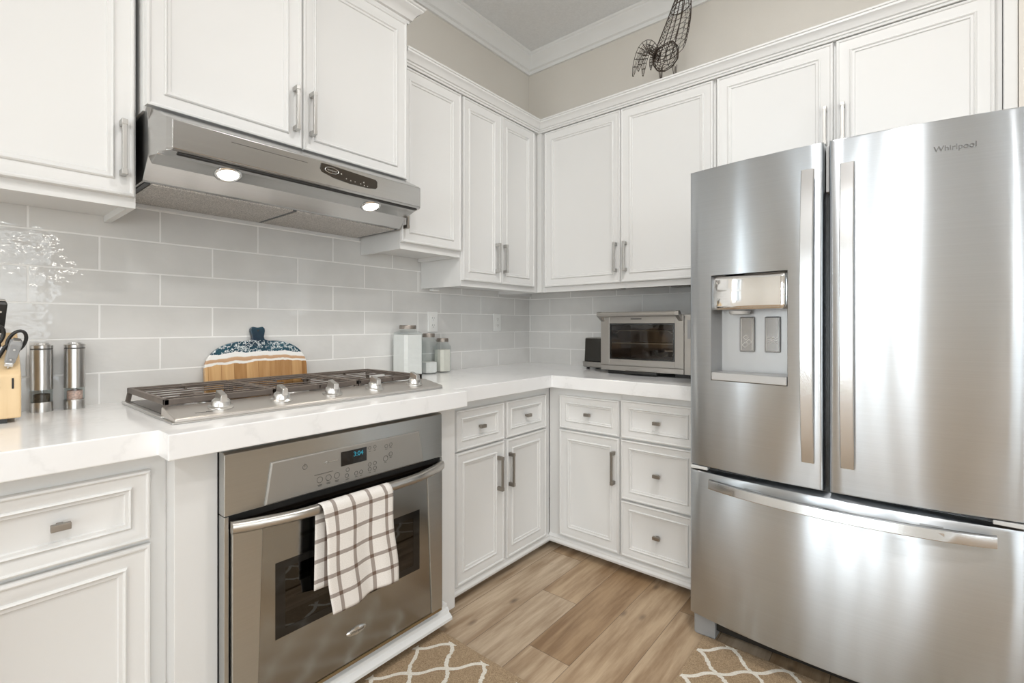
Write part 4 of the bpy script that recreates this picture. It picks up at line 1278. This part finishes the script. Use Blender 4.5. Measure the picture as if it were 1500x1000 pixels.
for z, bend in ((0.232, 1), (0.165, 0)):
    if bend:
        rk.tube([(0.056, 0.035, z - 0.014), (0.075, 0.035, z - 0.014), (0.095, 0.035, z), (0.360, 0.035, z), (0.380, 0.035, z - 0.014), (0.396, 0.035, z - 0.014)], 0.0028, 6)
    else:
        rk.tube([(0.050, 0.035, z), (0.396, 0.035, z)], 0.0030, 6)
    for i in range(12): rk.tube([(0.075 + i * 0.026, 0.035, z), (0.075 + i * 0.026, 0.26, z)], 0.0015, 5)
rk.tube([(0.050, 0.035, 0.070), (0.396, 0.035, 0.070)], 0.0025, 6)
rk.build('rack', M['racks'], t)
pn = MB().lathe([(0.0001, 0.098), (0.075, 0.098), (0.082, 0.125), (0.080, 0.125), (0.073, 0.101), (0.0001, 0.101)], (0.30, 0.15, 0), 28)
pn.build('inner_tray', M['chrome'], t, smooth=40)
for a in (0.03, 0.40):
    for y in (0.03, 0.26):
        MB().box(a, a + 0.10 if y < 0.1 else a + 0.03, y, y + 0.03, 0.0, 0.0205).build('foot', M['black'], t)
B(0.145, 0.320, -0.012, 0.03, 0.006, 0.022).build('crumb_tray', M['black'], t, bevel=0.003)

t = thing('toaster', 'low toaster with black side and silver base behind the toaster oven', 'toaster', (-0.19, -0.553, CT), RB)
MB().box(0.006, 0.175, 0.008, 0.15, 0.040, 0.186).build('shell', M['toast'], t, bevel=0.012, seg=4)
MB().prism([(0.013, 0.046), (0.178, 0.046), (0.178, 0.182), (0.020, 0.182)], 'y', -0.004, 0.0075).build('side_panel', plain('dark_toaster_side', (0.022, 0.019, 0.015), 0.22, var=0.1), t, bevel=0.004)
MB().prism([(0.004, 0.012), (0.172, 0.008), (0.182, 0.045), (0.0, 0.045)], 'y', -0.006, 0.155).build('base', M['toast'], t, bevel=0.006)
MB().box(0.02, 0.034, 0.01, 0.024, 0.0, 0.0125).box(0.14, 0.155, 0.01, 0.024, 0.0, 0.0125).box(0.02, 0.034, 0.12, 0.135, 0.0, 0.0125).box(0.14, 0.155, 0.12, 0.135, 0.0, 0.0125).build('foot', M['black'], t)

# small fittings under the wall cabinets
o = MB().box(0.0, 0.05, -0.03, 0.0, -0.012, 0.0).build('puck_light', M['white'], None, bevel=0.004, loc=(-0.945, -0.035, 1.378), rot=(0, 0, 0))
tag(o, 'small white fitting under the corner wall cabinet above the outlet', 'fitting')
o = MB().box(0.0, 0.30, -0.06, 0.0, -0.014, 0.0).build('under_cabinet_light', M['lightgrey'], None, bevel=0.003, loc=(-0.12, -0.50, 1.378 + 0.0195), rot=(0, 0, RB))
tag(o, 'slim grey light bar under the wall cabinet above the toaster', 'light')
o = MB().box(0.0, 0.09, -0.05, 0.0, -0.020, 0.0).build('power_adapter', M['grey'], None, bevel=0.003, loc=(-0.16, -1.10, 1.378 + 0.0195), rot=(0, 0, RB))
tag(o, 'dark grey fitting under the wall cabinet above the toaster oven', 'fitting')

# ------------------------------------------------------------------ wire rooster
def rooster():
    t = thing('wire_rooster', 'dark wire rooster figure standing on top of the wall cabinets', 'figurine', (-0.262, -1.062, 2.401), RB)
    # local x: towards the head (right in the photo), z up
    def hoops(path, n=12):
        rings = []
        for (x, z, rx, ry, tilt) in path:
            z += 0.042
            ct_, st_ = math.cos(tilt), math.sin(tilt)
            rings.append([(x + rx * math.cos(2 * PI * i / n) * ct_, ry * math.sin(2 * PI * i / n), z + rx * math.cos(2 * PI * i / n) * st_) for i in range(n)])
        return rings
    def wired(name, rings, th, parent, caps=True):
        m = MB().loft(rings, caps=caps)
        o = m.build(name, M['wire'], parent)
        w = o.modifiers.new('wire', 'WIREFRAME'); w.thickness = th; w.use_even_offset = False; w.use_replace = True
        return o
    # belly
    belly = [(-0.030, 0.150, 0.010, 0.010, 1.2), (-0.018, 0.138, 0.042, 0.034, 1.2), (0.004, 0.126, 0.060, 0.050, 1.25), (0.030, 0.122, 0.066, 0.056, 1.35), (0.056, 0.128, 0.062, 0.054, 1.5), (0.080, 0.142, 0.046, 0.042, 1.7), (0.094, 0.150, 0.012, 0.012, 1.7)]
    wired('body', hoops(belly, 18), 0.0038, t)
    neck = []
    for i in range(13):
        u = i / 12
        x = 0.048 + 0.078 * u + 0.012 * math.sin(PI * u); z = 0.150 + 0.300 * u
        r = 0.066 * (1 - u) ** 0.9 + 0.021 + 0.008 * math.sin(PI * u)
        neck.append((x, z, r, r * 0.8, 0.28))
    nk = wired('neck', hoops(neck, 14), 0.0028, t)
    hv = MB()
    for k in (4, 5, 6, 8, 12, 0):
        ring_ = [Vector(hoops(neck, 14)[i][k]) for i in range(13)]
        hv.tube(ring_, 0.0025, 6)
    rr = hoops(neck, 20)
    hv.tube(rr[8], 0.0024, 6, closed=True)
    hv.build('outline_wire', M['wire'], nk)
    # head above the frame
    hd_ = [(0.128, 0.452, 0.022, 0.018, 0.1), (0.134, 0.470, 0.026, 0.022, 0.05), (0.140, 0.488, 0.022, 0.018, 0.0), (0.142, 0.500, 0.008, 0.008, 0.0)]
    hd2 = wired('head', hoops(hd_, 10), 0.0022, t)
    MB().loft([[(0.158, -0.006, 0.518), (0.158, 0.006, 0.518), (0.158, 0.0, 0.528)], [(0.190, -0.001, 0.516), (0.190, 0.001, 0.516), (0.190, 0.0, 0.518)]]).build('beak', M['wire'], hd2)
    cb = MB()
    for k in range(4): cb.lathe([(0.0001, -0.002), (0.012, -0.002), (0.012, 0.002), (0.0001, 0.002)], (0.122 + k * 0.014, 0, 0.552 + 0.006 * math.sin(k)), 14, 'y')
    cb.build('comb', M['wire'], hd2)
    wt = MB().lathe([(0.0001, -0.003), (0.0105, -0.003), (0.012, 0.0), (0.0105, 0.003), (0.0001, 0.003)], (0, 0, 0), 20, 'y')
    wt.v = [(p[0] * 0.85 + 0.150 + p[2] * 0.1, p[1], p[2] * 1.7 + 0.428) for p in wt.v]
    wt.build('wattle', M['wire'], hd2, smooth=50)
    # tail feathers drooping to the left
    def feather(pts, w, n=10):
        P = []
        for i in range(n + 1):
            u = i / n; q = (1 - u) ** 2; r_ = 2 * u * (1 - u); s_ = u * u
            P.append((q * pts[0][0] + r_ * pts[1][0] + s_ * pts[2][0], q * pts[0][1] + r_ * pts[1][1] + s_ * pts[2][1] + 0.042))
        rings = []
        for i, (x, z) in enumerate(P):
            u = i / n; ww = w * (0.35 + 0.9 * math.sin(PI * min(1, u * 0.8 + 0.15))) if u < 0.999 else w * 0.2
            a = P[min(i + 1, n)]; b_ = P[max(i - 1, 0)]
            tx, tz = a[0] - b_[0], a[1] - b_[1]; L = math.hypot(tx, tz) or 1
            nx_, nz_ = -tz / L, tx / L
            rings.append([(x + nx_ * ww, 0.0, z + nz_ * ww), (x, 0.006, z), (x - nx_ * ww, 0.0, z - nz_ * ww), (x, -0.006, z)])
        m = MB().loft(rings)
        return m
    for i, (p, w, dy) in enumerate((([(-0.010, 0.150), (-0.095, 0.335), (-0.150, 0.085)], 0.019, 0.0), ([(-0.012, 0.145), (-0.085, 0.280), (-0.125, 0.110)], 0.016, 0.012),
                                    ([(-0.015, 0.140), (-0.075, 0.250), (-0.088, 0.062)], 0.014, -0.012), ([(-0.014, 0.135), (-0.055, 0.21), (-0.056, 0.095)], 0.010, 0.016))):
        m = feather(p, w)
        m.v = [(x, y + dy, z) for x, y, z in m.v]
        o = m.build('tail_feather', M['wire'], t)
        wm = o.modifiers.new('wire', 'WIREFRAME'); wm.thickness = 0.0036; wm.use_even_offset = False; wm.use_replace = True
    for x0_, dy in ((0.012, -0.022), (0.070, 0.022)):
        lg = MB()
        for k in range(4):
            a = 2 * PI * k / 4
            lg.tube([(x0_ + 0.012 * math.cos(a), dy + 0.012 * math.sin(a), 0.118), (x0_ + 0.006, dy, 0.004)], 0.0018, 5)
        for k in (-0.6, 0.0, 0.6): lg.tube([(x0_ + 0.006, dy, 0.004), (x0_ + 0.006 + 0.035 * math.cos(k), dy + 0.035 * math.sin(k), 0.002)], 0.0018, 5)
        lg.build('leg', M['wire'], t)


rooster()
